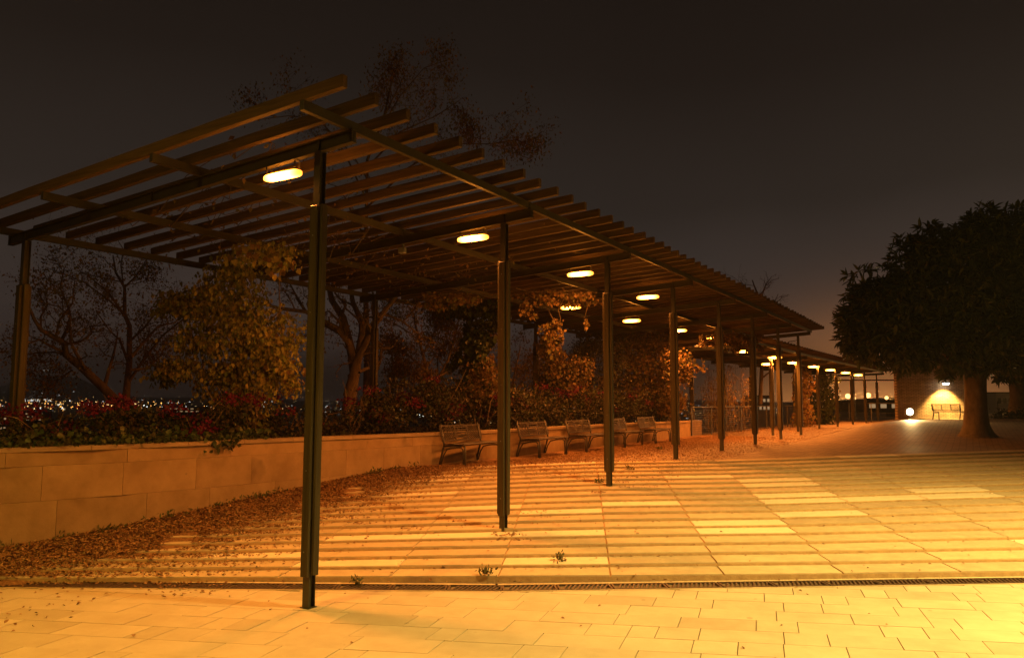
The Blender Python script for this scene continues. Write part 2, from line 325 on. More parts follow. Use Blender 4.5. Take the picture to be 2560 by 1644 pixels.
# stepped ramp of slabs
st = MB(); ks = np.arange(-8, 12.01, .5)
for i in range(NR):
    t0, t1 = i/NR, (i+1)/NR; z0 = ZB+(ZT-ZB)*i/NR-(.06 if i == 0 else .0); z1 = ZB+(ZT-ZB)*(i+1)/NR-.014
    for ka, kb in zip(ks[:-1], ks[1:]):
        pa, pb = F(ka, t0+.0009), F(kb, t0+.0009); qa, qb = F(ka, t1+.0009), F(kb, t1+.0009)
        st.quadmesh([(*pa, z0-.02), (*pb, z0-.02), (*pb, z1), (*pa, z1), (*qb, z1), (*qa, z1)], [(0, 1, 2, 3), (3, 2, 4, 5)])
stramp = nm(st.build('stepped_ramp', M['riser']), kind='structure')
PALE = [(1386, 1407), (904, 1411), (1398, 1330), (1147, 1337), (954, 1339), (1205, 1278), (1398, 1274), (1602, 1268), (1062, 1237), (1139, 1189), (1136, 1198), (1282, 1162), (1417, 1158), (1687, 1193), (656, 1389), (868, 1339), (1837, 1301), (1857, 1322), (2030, 1278), (2007, 1258), (1984, 1243), (2173, 1247), (2374, 1227), (1926, 1200), (1949, 1214), (2150, 1139), (2547, 1355), (1749, 1191), (1679, 1266), (2412, 1243)]
pale = set()
for q in PALE:
    d = ray(*q)
    ss = np.linspace(.003, .03, 4000); P = EYE+d*ss[:, None]; g = gz(P[:, 0], P[:, 1]); h = P[np.argmax(P[:, 2] < g)]
    k, t = inv(h[0], h[1]); pale.add((int(math.floor(k[0])), int(math.floor(t[0]*NR))))
for i in range(NR):
    z1 = ZB+(ZT-ZB)*(i+1)/NR
    for k in range(-7, 9):
        ta, tb = (i+.022)/NR, (i+.992)/NR
        q4 = [np.array(F(kk, tt)) for kk, tt in ((k+.008, ta), (k+.992, ta), (k+.992, tb), (k+.008, tb))]; cc = sum(q4)/4
        if cc[0] < wx(cc[1])-.35: continue
        lat = .861*cc[0]+.509*cc[1]; D = -.509*cc[0]+.857*cc[1]
        if lat > .663*D+1.6: continue
        mb = MB(); mb.prism([p-cc for p in q4], -.016, random.uniform(-.002, .002))
        o = mb.build('slab', M['slabp'] if (k, i) in pale else M['slab'], stramp); o.location = (cc[0], cc[1], z1)
        if (k, i) in pale: o['label'] = 'paler replaced slab among the sandy ones'
# terrace
b = MB(); kk = np.concatenate([np.arange(-3.6, 12, .4), [12]]); nv = 40
for k in kk:
    tx, ty = F(k, 1.004); ex, ey = -9.32+(k+3.6)/15.6*56, 78.
    for s in np.linspace(0, 1, nv): x, y = tx+(ex-tx)*s**1.3, ty+(ey-ty)*s**1.3; b.v.append((x, y, float(terr(x, y))))
for i in range(len(kk)-1):
    for j in range(nv-1): b.f.append((i*nv+j, (i+1)*nv+j, (i+1)*nv+j+1, i*nv+j+1)); b.m.append(0)
nm(b.build('terrace', M['terrace']), kind='structure')
# planting bed behind the wall, hillside and town plain
b = MB(); n = len(WALL)
for (x, y) in WALL: b.v.append((x-.12, y, WZ(y)-.13))
for (x, y) in WALL: b.v.append((x-7, y, 1.25))
for (x, y) in WALL: b.v.append((x-12, y+.5, -3.))
for r0 in (0, n):
    for i in range(n-1): b.f.append((r0+i, r0+i+1, r0+n+i+1, r0+n+i)); b.m.append(0)
nm(b.build('planting_bed', M['soil']), kind='structure')
def tz(r, a):
    base = np.interp(r, [15, 25, 60, 150, 320, 900, 2000, 3200, 5000, 6200, 7600, 9000], [-2.5, -3.2, -6, -14, -48, -62, -50, -26, 2, 16, 30, 10])
    da = (a-1.068)/.036; ridge = np.interp(r, [5200, 7400, 9000], [0, 1, .3])*(260*np.exp(-da*da)+20*np.sin(a*11+2)+14*np.sin(a*23))
    return base+ridge
b = MB(); rs = [14, 18, 25, 40, 60, 100, 150, 220, 320, 600, 900, 1400, 2000, 3200, 4200, 5000, 5600, 6200, 6900, 7600, 8300, 9000]; na = 150
for r in rs:
    for i in range(na): a = 2*math.pi*i/na; b.v.append((-r*math.sin(a), r*math.cos(a), float(tz(r, a))))
for i in range(len(rs)-1):
    for j in range(na): j2 = (j+1) % na; b.f.append((i*na+j, i*na+j2, (i+1)*na+j2, (i+1)*na+j)); b.m.append(0)
nm(b.build('hills', M['town'], smooth=True), kind='structure')

# ------------------------------------------------------------------ garden wall
wall = empty('garden_wall', (-9.6, 12, .77), 'low curved retaining wall of large sandstone panels with a pale coping', 'wall')
WO = np.array([-9.6, 12, .77])
core = MB()
for (a, c) in zip(WALL[:-1], WALL[1:]):
    a, c = np.array(a), np.array(c); d = (c-a)/np.linalg.norm(c-a); nn = np.array([-d[1], d[0]])
    vs = []
    for p in (a, c):
        for off in (.10, .27):
            for z in (-.1, WZ(p[1])-.062): q = p+nn*off; vs.append(np.array([q[0], q[1], z])-WO)
    core.quadmesh(vs, [(0, 4, 5, 1), (2, 3, 7, 6), (1, 5, 7, 3)])
core.build('wall_core', M['joint'], wall)
def wpt(s):
    s = min(max(s, 0), TOT-1e-6); return along(WALL, 1e6, s)[0]
def wall_piece(s0, s1, z0f, z1f, off0, off1, name, mat, g=.004):
    p0, d0 = wpt(s0); p1, d1 = wpt(s1); vs = []
    p0 = p0+d0*g; p1 = p1-d1*g
    for p, d in ((p0, d0), (p1, d1)):
        nn = np.array([-d[1], d[0]])
        for off in (off0, off1):
            for zf in (z0f, z1f): q = p+nn*off; vs.append(np.array([q[0], q[1], zf(p[1])])-WO)
    c = sum(vs)/8; mb = MB(); mb.quadmesh([v-c for v in vs], [(0, 4, 5, 1), (2, 3, 7, 6), (1, 5, 7, 3), (0, 2, 6, 4), (0, 1, 3, 2), (4, 6, 7, 5)])
    o = mb.build(name, mat, wall); o.location = c
    return o
TOT = sum(math.dist(a, c) for a, c in zip(WALL[:-1], WALL[1:]))
LV = [(.062, .245), (.249, .70), (.704, 1.22), (1.224, 1.65)]
wr = random.Random(3)
for li, (d0, d1) in enumerate(LV):
    s = .02+li*.37 % 1
    edges = [.02]
    while s < TOT-.5: 
        if s > .5: edges.append(s)
        s += wr.uniform(.85, 1.2)*(1.0 if li else 1.5)
    edges.append(TOT-.01)
    for a, c in zip(edges[:-1], edges[1:]):
        gy = wpt((a+c)/2)[0]
        if WZ(gy[1])-d0 < float(gz(gy[0]+.3, gy[1])[0])-.02: continue
        wall_piece(a, c, lambda y, d1=d1: WZ(y)-d1-.001, lambda y, d0=d0: WZ(y)-d0, -wr.uniform(0, .002), .11, 'stone_panel', M['stone'], .0022)
s = .02
while s < TOT-.1:
    L = min(wr.choice([.95, 1.35, 1.4, 1.2]), TOT-.01-s)
    if TOT-s-L < .3: L = TOT-.01-s
    wall_piece(s, s+L, lambda y: WZ(y)-.058, lambda y: WZ(y), -.022, .3, 'coping_stone', M['coping'], .003); s += L
wall_piece(TOT-.008, TOT+0.0, lambda y: .6, lambda y: WZ(y)-.062, 0, .3, 'end_stone', M['stone'], -.012)

# ------------------------------------------------------------------ pergolas
def zbm(x): return 4.767+.0618*(x+5.922)
def post_mesh(h):                                          # H section core, base at z=0
    mb = MB(); mb.box((0, 0, h/2), (.007, .078, h)); mb.box((0, -.042, h/2), (.088, .007, h)); mb.box((0, .042, h/2), (.088, .007, h)); return mb
def make_post(x, y, g, top, parent, org, clad0=.335, clad1=.58):
    h = top-g; o = post_mesh(h).build('post', M['steel'], parent); o.location = (x-org[0], y-org[1], g-org[2])
    ch = h-clad0-clad1
    for (cx, cy, sx_, sy_, dz) in ((0, -.0655, .096, .036, .02), (0, .0655, .096, .036, .02), (-.0715, 0, .036, .076, 0), (.0715, 0, .036, .076, 0)):
        mb = MB(); mb.box((0, 0, ch/2), (sx_, sy_, ch-.001)); me = mb.mesh('cladding_board', [M['clad'], M['fixture']]); bevel(me, .004)
        if cy < 0:                                          # pale screw heads up the front board
            import bmesh as bmm
            q_ = bmm.new(); q_.from_mesh(me)
            for zz in np.arange(.25, ch-.1, .82):
                vv = bmm.ops.create_cone(q_, cap_ends=True, segments=8, radius1=.008, radius2=.006, depth=.006, matrix=Matrix.Translation((random.uniform(-.004, .004), -.0195, zz)) @ Matrix.Rotation(math.pi/2, 4, 'X'))['verts']
                for f_ in {f for v in vv for f in v.link_faces}: f_.material_index = 1
            q_.to_mesh(me); q_.free()
        c = link('cladding_board', me, o); c.location = (cx, cy, clad0-dz)
    mb = MB(); mb.box((0, 0, .004), (.12, .12, .008))
    mb.build('base_plate', M['steel'], o)
    return o
def beam_mesh(x0, x1, zf, stiff):
    mb = MB(); P = lambda x, z: np.array([x, 0, zf(x)+z]); up = np.cross(np.array([x1-x0, 0, zf(x1)-zf(x0)]), (0, -1, 0)); up = up/np.linalg.norm(up)
    for z, w, h in ((.005, .075, .009), (.135, .075, .009), (.07, .007, .122)): mb.bar(P(x0, z), P(x1, z), w, h, up)
    for x in stiff: mb.box(P(x, .07), (.008, .07, .121))
    return mb
PO = np.array([-5.922, 5.94, 0.])
per = empty('pergola', PO, 'long nearest pergola with timber slats over steel beams on wood clad posts', 'pergola')
XR, XL, Y0, DY = -5.922, -11.726, 5.94, 3.84
G = [0, .137, .466, .786, .766, .762, .77, .79]
slat_y0, slat_n = 5.298, 58
for i in range(8):
    y = Y0+i*DY
    bm_ = beam_mesh(-12.18-PO[0], -5.44-PO[0], lambda x: zbm(x+PO[0]), (-5.45-PO[0], 0, XL-PO[0], -12.17-PO[0], -8.8-PO[0]))
    o = bm_.build('beam', M['steel'], per); o.location = (0, y-Y0, 0)
    make_post(XR, y, G[i], zbm(XR), per, PO)
    make_post(XL, y, 1.2, zbm(XL), per, PO, .12, .64)
for x in (-5.515, -7.875, -10.1, -12.14):
    mb = MB(); L = 33.45-5.264
    for k in range(8):                                     # spliced over every beam
        y0 = 5.264 if k == 0 else Y0+k*DY+.004; y1 = Y0+(k+1)*DY-.002 if k < 7 else 33.45
        if k == 0: y1 = Y0+DY-.002
        mb.box((0, (y0+y1)/2-Y0, .053), (.058+(k % 2)*.003, y1-y0, .102))
    me = mb.mesh('purlin', M['steel']); o = link('purlin', me, per); o.location = (x-PO[0], 0, zbm(x)+.142)
sv = [MB().mesh('slat', M['slat']) for _ in range(0)]
slx0, slx1 = -12.19, -5.0
slat_meshes = []
for v in range(7):
    mb = MB(); sr = random.Random(v); segs = 8
    for k in range(segs+1):
        x = slx0+(slx1-slx0)*k/segs; w = .07+sr.uniform(-.002, .002); h = .124
        dzz = sr.uniform(-.004, .004) if 0 < k < segs else 0; dyy = sr.uniform(-.004, .004)
        z = zbm(x)-zbm(XR)+dzz-.004; mb.v += [(x-PO[0], dyy-w/2, z), (x-PO[0], dyy+w/2, z), (x-PO[0], dyy+w/2, z+h), (x-PO[0], dyy-w/2, z+h)]
    for k in range(segs):
        a = 4*k
        for j in range(4): mb.f.append((a+j, a+4+j, a+4+(j+1) % 4, a+(j+1) % 4)); mb.m.append(0)
    mb.f += [(0, 1, 2, 3), (4*segs+3, 4*segs+2, 4*segs+1, 4*segs)]; mb.m += [0, 0]
    slat_meshes.append(bevel(mb.mesh('slat', M['slat']), .004))
for i in range(slat_n):
    o = link('slat', slat_meshes[i % 7], per); o.location = (random.uniform(-.02, .02), slat_y0+i*.4937-Y0, zbm(XR)+.245)
# second pergola beyond, lower and slightly turned
P2 = np.array([-6.9, 32.27, .77]); per2 = empty('pergola', P2, 'farther lower pergola that carries on behind the first one', 'pergola')
POS2 = [(-7.05, 27.9), (-6.9, 32.27), (-6.77, 36.84), (-6.57, 41.3), (-6.36, 45.97), (-6.15, 50.65), (-5.9, 55.1), (-5.67, 60.25)]
ZB2 = 4.02
for i, (x, y) in enumerate(POS2):
    if i: make_post(x, y, .77, ZB2, per2, P2, .3, .5)
    if i != 4: make_post(x-3.35, y+.15, .72, ZB2-.1, per2, P2, .3, .5)
    mb = beam_mesh(-3.9, .5, lambda q: .03*q, (0, .49, -3.35)); o = mb.build('beam', M['steel'], per2); o.location = (x-P2[0], y-P2[1], ZB2-P2[2])
for off in (.42, -1.7, -3.8):
    mb = MB()
    for (a, c) in zip(POS2[:-1], POS2[1:]):
        mb.bar((a[0]+off-P2[0], a[1]-P2[1], ZB2-.77+.195+.03*off), (c[0]+off-P2[0], c[1]-P2[1], ZB2-.77+.195+.03*off), .06, .1)
    mb.build('purlin', M['steel'], per2)
mb = MB(); mb.bar((-4.3, 0, -.13), (.95, 0, .03), .05, .112); s2 = bevel(mb.mesh('slat', M['slat']), .004)
yy = 27.3
while yy < 61:
    x = np.interp(yy, [p[1] for p in POS2], [p[0] for p in POS2]); o = link('slat', s2, per2); o.location = (x-P2[0], yy-P2[1], ZB2-.77+.305); yy += .5

# tube lamps under the beams
lm = {}
mb = MB()
def rbox(mb, c, L, w, h, n=10):                            # long rounded lamp body along x
    k = [(-.5, .45), (-.48, .7), (-.43, .88), (-.34, 1), (.34, 1), (.43, .88), (.48, .7), (.5, .45)]
    b0 = len(mb.v)
    for (fx, s) in k:
        for j in range(n): a = 2*math.pi*j/n; mb.v.append((c[0]+fx*L, c[1]+math.copysign(abs(math.cos(a))**.6, math.cos(a))*w/2*s, c[2]+math.copysign(abs(math.sin(a))**.6, math.sin(a))*h/2*s))
    for i in range(len(k)-1):
        for j in range(n): j2 = (j+1) % n; mb.f.append((b0+i*n+j, b0+i*n+j2, b0+(i+1)*n+j2, b0+(i+1)*n+j)); mb.m.append(0)
    mb.f += [tuple(b0+j for j in range(n))[::-1], tuple(b0+(len(k)-1)*n+j for j in range(n))]; mb.m += [0, 0]
rbox(mb, (0, 0, -.135), .55, .115, .078); lm['d'] = mb.mesh('diffuser', M['tube'], True)
mb = MB(); mb.box((0, 0, -.084), (.34, .05, .016)); lm['h'] = mb.mesh('housing', M['steel'])
mb = MB()
for x in (-.22, .22): mb.box((x, -.035, -.038), (.02, .006, .074)); mb.box((x, .035, -.038), (.02, .006, .074)); mb.box((x, 0, -.003), (.02, .08, .006))
lm['b'] = mb.mesh('bracket', M['benchdark'])
def lamp(loc, label, group, watts=TUBE_W):
    t = empty('tube_lamp', loc, label, 'lamp', group)
    link('diffuser', lm['d'], t); link('housing', lm['h'], t); link('bracket', lm['b'], t)
    L = bpy.data.lights.new('tube_light', 'AREA'); L.shape = 'RECTANGLE'; L.size = .5; L.size_y = .12; L.energy = watts; L.color = TUBE_COL
    o = bpy.data.objects.new('tube_light', L); COL.objects.link(o); o.parent = t; o.location = (0, 0, -.215)
    return t
GL = 'lit tube lamps under the near pergola'
ords = ['first', 'second', 'third', 'fourth', 'fifth', 'sixth', 'seventh']
for i, x in enumerate((-6.49, -6.49, -6.5, -6.55)):
    y = Y0+i*DY; lamp((x, y, zbm(x)-.002), 'lit orange tube lamp hung from the %s beam beside its front post' % ords[i], GL)
for i, x in zip((3, 4, 5, 6), (-8.6, -8.5, -8.35, -8.33)):
    y = Y0+i*DY; lamp((x, y, zbm(x)-.002), 'lit orange tube lamp at mid span of the %s beam near the hanging vines' % ords[i], GL)
GL2 = 'lit tube lamps under the far pergola'
for i, (q, y) in enumerate([((1860, 893), 27.9), ((1937, 902), 32.27), ((1984, 912), 36.84), ((2034, 918), 41.3), ((2076, 923), 45.97), ((2114, 929), 50.65), ((2145, 932), 55.1)]):
    p = ony(*q, y); z = ZB2+.03*(p[0]-POS2[i][0])
    lamp((p[0], y, z-.002), 'small lit tube lamp under beam number %s of the far lower pergola' % ['one', 'two', 'three', 'four', 'five', 'six', 'seven'][i], GL2, 330)
p = ony(1918, 903, 36.84); lamp((p[0], 36.84, ZB2+.03*(p[0]+6.77)-.002), 'small lit tube lamp deep under the far pergola behind a post', GL2)
# unlit floodlight hanging from the second beam
p = ony(1008, 590, Y0+DY); fl = empty('floodlight', (p[0], Y0+DY, zbm(p[0])), 'small unlit floodlight hanging under the second beam of the pergola', 'floodlight')
mb = MB(); mb.box((0, 0, -.03), (.02, .05, .06)); mb.build('bracket', M['fixture'], fl)
mb = MB(); mb.box((0, -.02, -.11), (.12, .09, .1)); me = mb.mesh('housing', M['fixture']); bevel(me, .012); link('housing', me, fl)

# ------------------------------------------------------------------ benches
def bench_parts():
    P = {}
    L = 1.55; mb = MB(); tilt = math.radians(14); Yb = np.array([0, -math.sin(tilt), math.cos(tilt)]); o0 = np.array([0, -.02, .50]); Zb = np.cross((1, 0, 0), Yb)
    H = .34; pan = 0.012
    def bk(x0, x1, h0, h1): mb.box(o0+np.array([(x0+x1)/2, 0, 0])+Yb*(h0+h1)/2, (x1-x0, h1-h0, pan), (1, 0, 0), Yb, Zb)
    xs = [-L/2, -L/2+.035, -.27, -.22, .22, .27, L/2-.035, L/2]
    bk(xs[0], xs[1], 0, H); bk(xs[2], xs[3], .03, H-.03); bk(xs[4], xs[5], .03, H-.03); bk(xs[6], xs[7], 0, H); bk(xs[1], xs[6], 0, .03); bk(xs[1], xs[6], H-.03, H)
    for k in range(5): h = .055+k*.055; bk(-.22, .22, h, h+.024)
    for sgn, (a, c) in ((1, (xs[1], xs[2])), (-1, (xs[5], xs[6]))):
        for k in range(-3, 9):
            x0 = a+(k*.075); pts = []
            lo, hi = max(0, (a-x0)/.45 if x0 < a else 0), 1
            xa, xb = x0, x0+.42; ha, hb = .03, H-.03
            if xa < a: ha += (a-xa)/(.42)*(H-.06); xa = a
            if xb > c: hb -= (xb-c)/(.42)*(H-.06); xb = c
            if xb-xa < .03: continue
            if sgn < 0: xa, xb = c-(xa-a), c-(xb-a)
            A_, B_ = o0+np.array([xa, 0, 0])+Yb*ha, o0+np.array([xb, 0, 0])+Yb*hb; mb.bar(A_, B_, .017, pan, Zb)
    P['backrest'] = mb.mesh('backrest', M['bench'])
    mb = MB()
    for k in range(5): mb.box((0, .06+k*.095, .452-.006*(k == 0)), (L, .075, .014))
    mb.tube([(-L/2-.02, .51, .447), (L/2+.02, .51, .447)], .021, 8); P['seat'] = bevel(mb.mesh('seat', M['bench']), .002)
    mb = MB()
    mb.tube([(0, -.13, 0), (0, -.09, .16), (0, -.03, .36), (0, -.01, .44), (0, -.11, .86)], [.02, .02, .022, .022, .014], 6)
    mb.tube([(0, -.02, .40), (0, .2, .425), (0, .44, .435), (0, .50, .40), (0, .51, .3), (0, .51, 0)], .021, 6)
    mb.tube([(0, -.09, .02), (0, -.02, .22), (0, .06, .34), (0, .2, .375), (0, .40, .39), (0, .455, .35), (0, .465, .22), (0, .47, .02)], .015, 6)
    mb.box((0, -.13, .006), (.07, .09, .012)); mb.box((0, .5, .006), (.07, .09, .012)); P['frame'] = mb.mesh('frame', M['benchdark'], True)
    return P
BP = bench_parts()
def bench(loc, rz, label, group=None):
    t = empty('park_bench', loc, label, 'bench', group, rz)
    link('seat', BP['seat'], t); link('backrest', BP['backrest'], t)
    for x in (-.71, .71): o = link('frame', BP['frame'], t); o.location = (x, 0, 0)
    return t
for i, y in enumerate((13.9, 16.76, 19.25, 21.8, 24.3)):
    w = ['nearest of the five brown slotted benches along the sandstone wall', 'second brown slotted bench along the wall, partly behind a post', 'middle one of the five brown slotted benches along the wall', 'fourth brown slotted bench along the wall, half behind a post', 'farthest of the five brown slotted benches along the sandstone wall'][i]
    bench((float(wx(y))+.17, y, .77), -math.pi/2+.012, w, 'benches along the sandstone wall')

# ------------------------------------------------------------------ leaves, vines, shrubs, trees
def cloud(blobs, clump=.0):
    """points in ellipsoids [(centre, radii, n)], gathered in clumps"""
    out = []
    for c, r, n in blobs:
        d = rdir(n); rr = RNG.random(n)**.45; P = np.array(c)+d*rr[:, None]*np.array(r)
        if clump: 
            k = max(3, n//clump); cc = P[:k]; P = cc[RNG.integers(0, k, n)]+RNG.normal(size=(n, 3))*np.array(r)*.19
        out.append(P)
    return np.concatenate(out)
def leaves(name, P, size, mats, parent, hang=.9, six=True, wr=.42, out=None, kind='stuff'):
    n = len(P); T = rdir(n)*.75; T[:, 2] -= hang; Nn = rdir(n)+np.array([.25, -.5, .3])
    L = size*RNG.uniform(.4, 1.35, n); o = link(name, leaf_mesh(name, P, T, Nn, L, L*wr, mats, .3, six), parent)
    if kind: o['kind'] = kind
    return o
def wander(a, c, k=6, amp=.1, sag=0):
    a, c = np.array(a, float), np.array(c, float); t = np.linspace(0, 1, k)[:, None]; P = a+(c-a)*t
    w = RNG.normal(size=(k, 3))*amp; w[0] = w[-1] = 0; P += w; P[:, 2] -= sag*np.sin(t[:, 0]*math.pi); return P
def grow(mb, pts, r0, r1, lvl, tips, spread=.9, nkid=7, ln=.45, upb=.25, n=6, minr=.004):
    """a limb and, along it, thinner ones; leaf positions gather at the ends"""
    pts = np.array(pts, float); k = len(pts); mb.tube(pts, list(np.linspace(r0, r1, k)), n if lvl else 3, cap=False)
    L = np.linalg.norm(np.diff(pts, axis=0), axis=1).sum()
    if lvl <= 0:
        for f in (.35, .6, .8, 1): tips.append(pts[min(k-1, int(f*(k-1)))])
        return
    for q in range(nkid):
        f = .14+.86*(q+random.random())/nkid; i = min(k-2, int(f*(k-1))); p = pts[i]+(pts[i+1]-pts[i])*(f*(k-1)-i)
        d = pts[i+1]-pts[i]; d = d/np.linalg.norm(d); s = rdir(1)[0]; s -= d*(s@d); s /= np.linalg.norm(s)+1e-6
        v = d*(1-spread*.5)+s*spread+np.array([0, 0, upb]); v /= np.linalg.norm(v); l = L*ln*random.uniform(.6, 1.2)*(1.1-.5*f)
        rr = max(minr, (r0+(r1-r0)*f)*.5); P = wander(p, p+v*l, 5, l*.07, -l*.06); grow(mb, P, rr, max(minr*.6, rr*.3), lvl-1, tips, spread, max(3, nkid-1), ln*1.05, upb*.6, max(3, n-2), minr)
def px_path(pts, D, dd=0): return [at(x, y, D+dd*i/max(1, len(pts)-1)) for i, (x, y) in enumerate(pts)]
def tree(name, base, limbs, label, leaf, size, per, D, cat='tree', lvl=2, nkid=6, ln=.42, upb=.2, hang=.8, jit=.12, wr=.35, six=False, bark='bark', spread=.9, group=None, minr=.005):
    base = np.array(base); t = empty(name, base, label, cat, group); mb = MB(); tips = []
    for pts, r0, r1, dd in limbs:
        P = np.array(px_path(pts, D, dd))-base; grow(mb, P, r0, r1, lvl, tips, spread, nkid, ln, upb, 7, minr)
    mb.build('trunk', M[bark], t, True)
    if per and leaf:
        tips = np.array(tips); P = np.repeat(tips, per, 0)+RNG.normal(size=(len(tips)*per, 3))*jit
        leaves('crown', P, size, M[leaf], t, hang, six, wr)
    return t
# bare autumn tree on the left
D = 15.2
tree('autumn_tree', at(300, 1075, D), [
    ([(305, 1075), (293, 1004), (250, 961), (200, 914), (164, 886), (160, 857), (136, 843), (103, 825), (86, 800), (60, 740)], .10, .022, -1.5),
    ([(161, 857), (154, 850), (168, 821), (175, 793), (171, 771), (150, 720), (160, 670)], .04, .012, -.6),
    ([(305, 1075), (314, 1004), (318, 957), (323, 904), (323, 814), (311, 786), (311, 718), (289, 682), (282, 639)], .085, .014, 1.2),
    ([(327, 893), (357, 857), (396, 814), (436, 807), (470, 770)], .035, .01, .8),
    ([(164, 886), (136, 880), (89, 882), (68, 886), (30, 900)], .022, .008, -.8),
    ([(180, 925), (143, 950), (107, 996)], .02, .008, -.5), ([(323, 925), (368, 921), (400, 890), (420, 850)], .03, .01, .9),
    ([(311, 718), (340, 690), (365, 650)], .022, .008, .6), ([(311, 790), (270, 730), (220, 690)], .03, .008, -.6)],
    'nearly bare autumn tree forking low behind the wall beside the corner post', 'lfauto', .055, 1, D, lvl=3, nkid=7, ln=.5, jit=.17, wr=.3, minr=.004)
D = 19
tree('bare_tree', at(880, 1060, D), [
    ([(868, 1060), (871, 1007), (886, 936), (879, 882), (857, 793), (829, 750), (818, 700)], .17, .06, 1),
    ([(890, 930), (900, 864), (907, 811), (882, 757), (875, 720)], .11, .05, 1.2),
    ([(884, 900), (871, 857), (843, 821), (811, 804), (764, 779), (700, 771), (660, 760)], .09, .03, -1),
    ([(868, 989), (893, 900), (929, 821), (971, 764), (1000, 730)], .12, .04, -.6),
    ([(915, 850), (943, 782), (971, 789), (1007, 804), (1029, 782), (1046, 754)], .05, .02, .6),
    ([(811, 804), (790, 830), (740, 850)], .03, .01, -.5), ([(764, 779), (740, 740), (720, 700)], .04, .015, 0), ([(1007, 804), (1040, 830), (1080, 850)], .03, .01, .5)],
    'dark many limbed bare tree beside the third back post of the pergola', 'lfauto', .06, 1, D, lvl=3, nkid=5, ln=.38, jit=.1, wr=.3)
D = 21.5
tree('feathery_tree', at(925, 1060, D), [
    ([(918, 1060), (914, 1007), (918, 864), (912, 700), (915, 560), (918, 400), (960, 290), (1010, 190)], .11, .012, 0),
    ([(916, 500), (860, 380), (800, 300), (720, 290), (640, 300)], .028, .008, -1.5), ([(918, 420), (1000, 330), (1090, 290), (1150, 250)], .03, .008, .8),
    ([(940, 340), (1000, 240), (1060, 170), (1120, 150)], .022, .006, .4), ([(916, 520), (1020, 420), (1120, 360), (1230, 360), (1330, 400)], .03, .008, 1.5),
    ([(960, 290), (980, 200), (1000, 150)], .03, .008, -.3), ([(1230, 360), (1290, 350), (1340, 370)], .025, .008, .6), ([(1120, 360), (1180, 330), (1160, 300)], .025, .008, .5)],
    'tall thin feathery leaved tree rising above the pergola roof', 'lfauto', .085, 2, D, lvl=3, nkid=6, ln=.36, jit=.2, wr=.24, hang=1.0, minr=.006)
D = 22.5
tree('yellow_tree', at(1090, 1060, D), [
    ([(1090, 1060), (1080, 980), (1060, 900), (1040, 820), (1030, 770)], .08, .02, 0), ([(1080, 980), (1120, 900), (1140, 830), (1150, 780)], .06, .015, .8),
    ([(1070, 930), (1010, 880), (970, 850)], .04, .01, -.8), ([(1100, 940), (1180, 880), (1230, 840)], .04, .01, 1.), ([(1060, 880), (1090, 820), (1110, 780)], .03, .01, .5), ([(1085, 1000), (1020, 960), (985, 930)], .03, .01, -.5)],
    'small tree of fine yellow leaves between the third and fourth back posts', 'lfauto', .08, 5, D, lvl=3, nkid=6, ln=.46, jit=.14, wr=.24, hang=1.0)
D = 27
tree('dark_bushy_tree', at(1480, 1055, D), [
    ([(1480, 1055), (1478, 1000), (1480, 940), (1490, 880)], .08, .02, 0), ([(1480, 1010), (1440, 960), (1430, 910)], .05, .012, -.5), ([(1482, 990), (1520, 930), (1540, 880)], .05, .012, .6), ([(1480, 960), (1460, 900), (1470, 860)], .04, .01, 0)],
    'dark fine twigged bushy tree behind the middle benches', 'lfbush', .08, 5, D, lvl=3, nkid=6, ln=.5, jit=.16, wr=.3)
D = 25
tree('brown_bushy_tree', at(1270, 1055, D), [
    ([(1270, 1055), (1275, 1000), (1285, 940), (1300, 870)], .06, .02, 0), ([(1270, 1020), (1240, 960), (1225, 900)], .05, .012, -.5), ([(1272, 1000), (1310, 950), (1330, 900)], .04, .01, .5)],
    'thin brown bushy tree between the fourth and fifth back posts', 'lfauto', .08, 4, D, lvl=3, nkid=5, ln=.5, jit=.16, wr=.26)
D = 44
tree('twiggy_tree', at(1905, 1010, D), [
    ([(1900, 1010), (1905, 900), (1900, 800), (1895, 740), (1880, 700)], .12, .03, 0), ([(1903, 850), (1925, 780), (1945, 735)], .06, .015, .5), ([(1900, 780), (1870, 730), (1850, 700)], .05, .012, -.3), ([(1897, 760), (1915, 710), (1930, 690)], .04, .01, 0)],
    'leafless tree whose twigs show above the far end of the roof', None, .1, 0, D, lvl=2, nkid=6, ln=.42, minr=.008)

# climbing vines
def vine(name, base, blobs, leaf, size, label, stems, singles=0, single_at=None, cat='vine', clump=22, hang=.9, wr=.42, group=None):
    base = np.array(base, float); t = empty(name, base, label, cat, group)
    for a, c, r, k, amp in stems: mb = MB(); mb.tube(wander(np.array(a)-base, np.array(c)-base, k, amp), list(np.linspace(r, r*.4, k)), 5, cap=False); mb.build('stem', M['bark'], t, True)
    P = cloud([(np.array(c)-base, r, n) for c, r, n in blobs], clump); leaves('foliage', P, size, M[leaf], t, hang+(.3 if leaf == 'lfvine' else 0), True, .34 if leaf == 'lfvine' else wr)
    if singles:
        ms = [leaf_mesh('leaf', np.zeros((1, 3)), np.array([[.15*v, .1, -1.]]), np.array([[.2, -1, .2*v]]), np.array([size*1.15]), np.array([size*.5]), M[leaf if v % 2 else 'lfdry'], .35) for v in range(3)]
        for i in range(singles):
            c, r = single_at[i % len(single_at)]; p = np.array(c)-base+rdir(1)[0]*np.array(r)*random.random()**.4
            o = link('leaf', ms[i % 3], t); o.location = p; o.rotation_euler = (random.uniform(-.6, .6), random.uniform(-.6, .6), random.uniform(-1.2, 1.2)); s = random.uniform(.7, 1.25); o.scale = (s, s, s)
    return t
xl = XL
c2 = np.array([xl, Y0+DY, 0]); q = lambda px, py, D: at(px, py, D)
D2 = 13.9
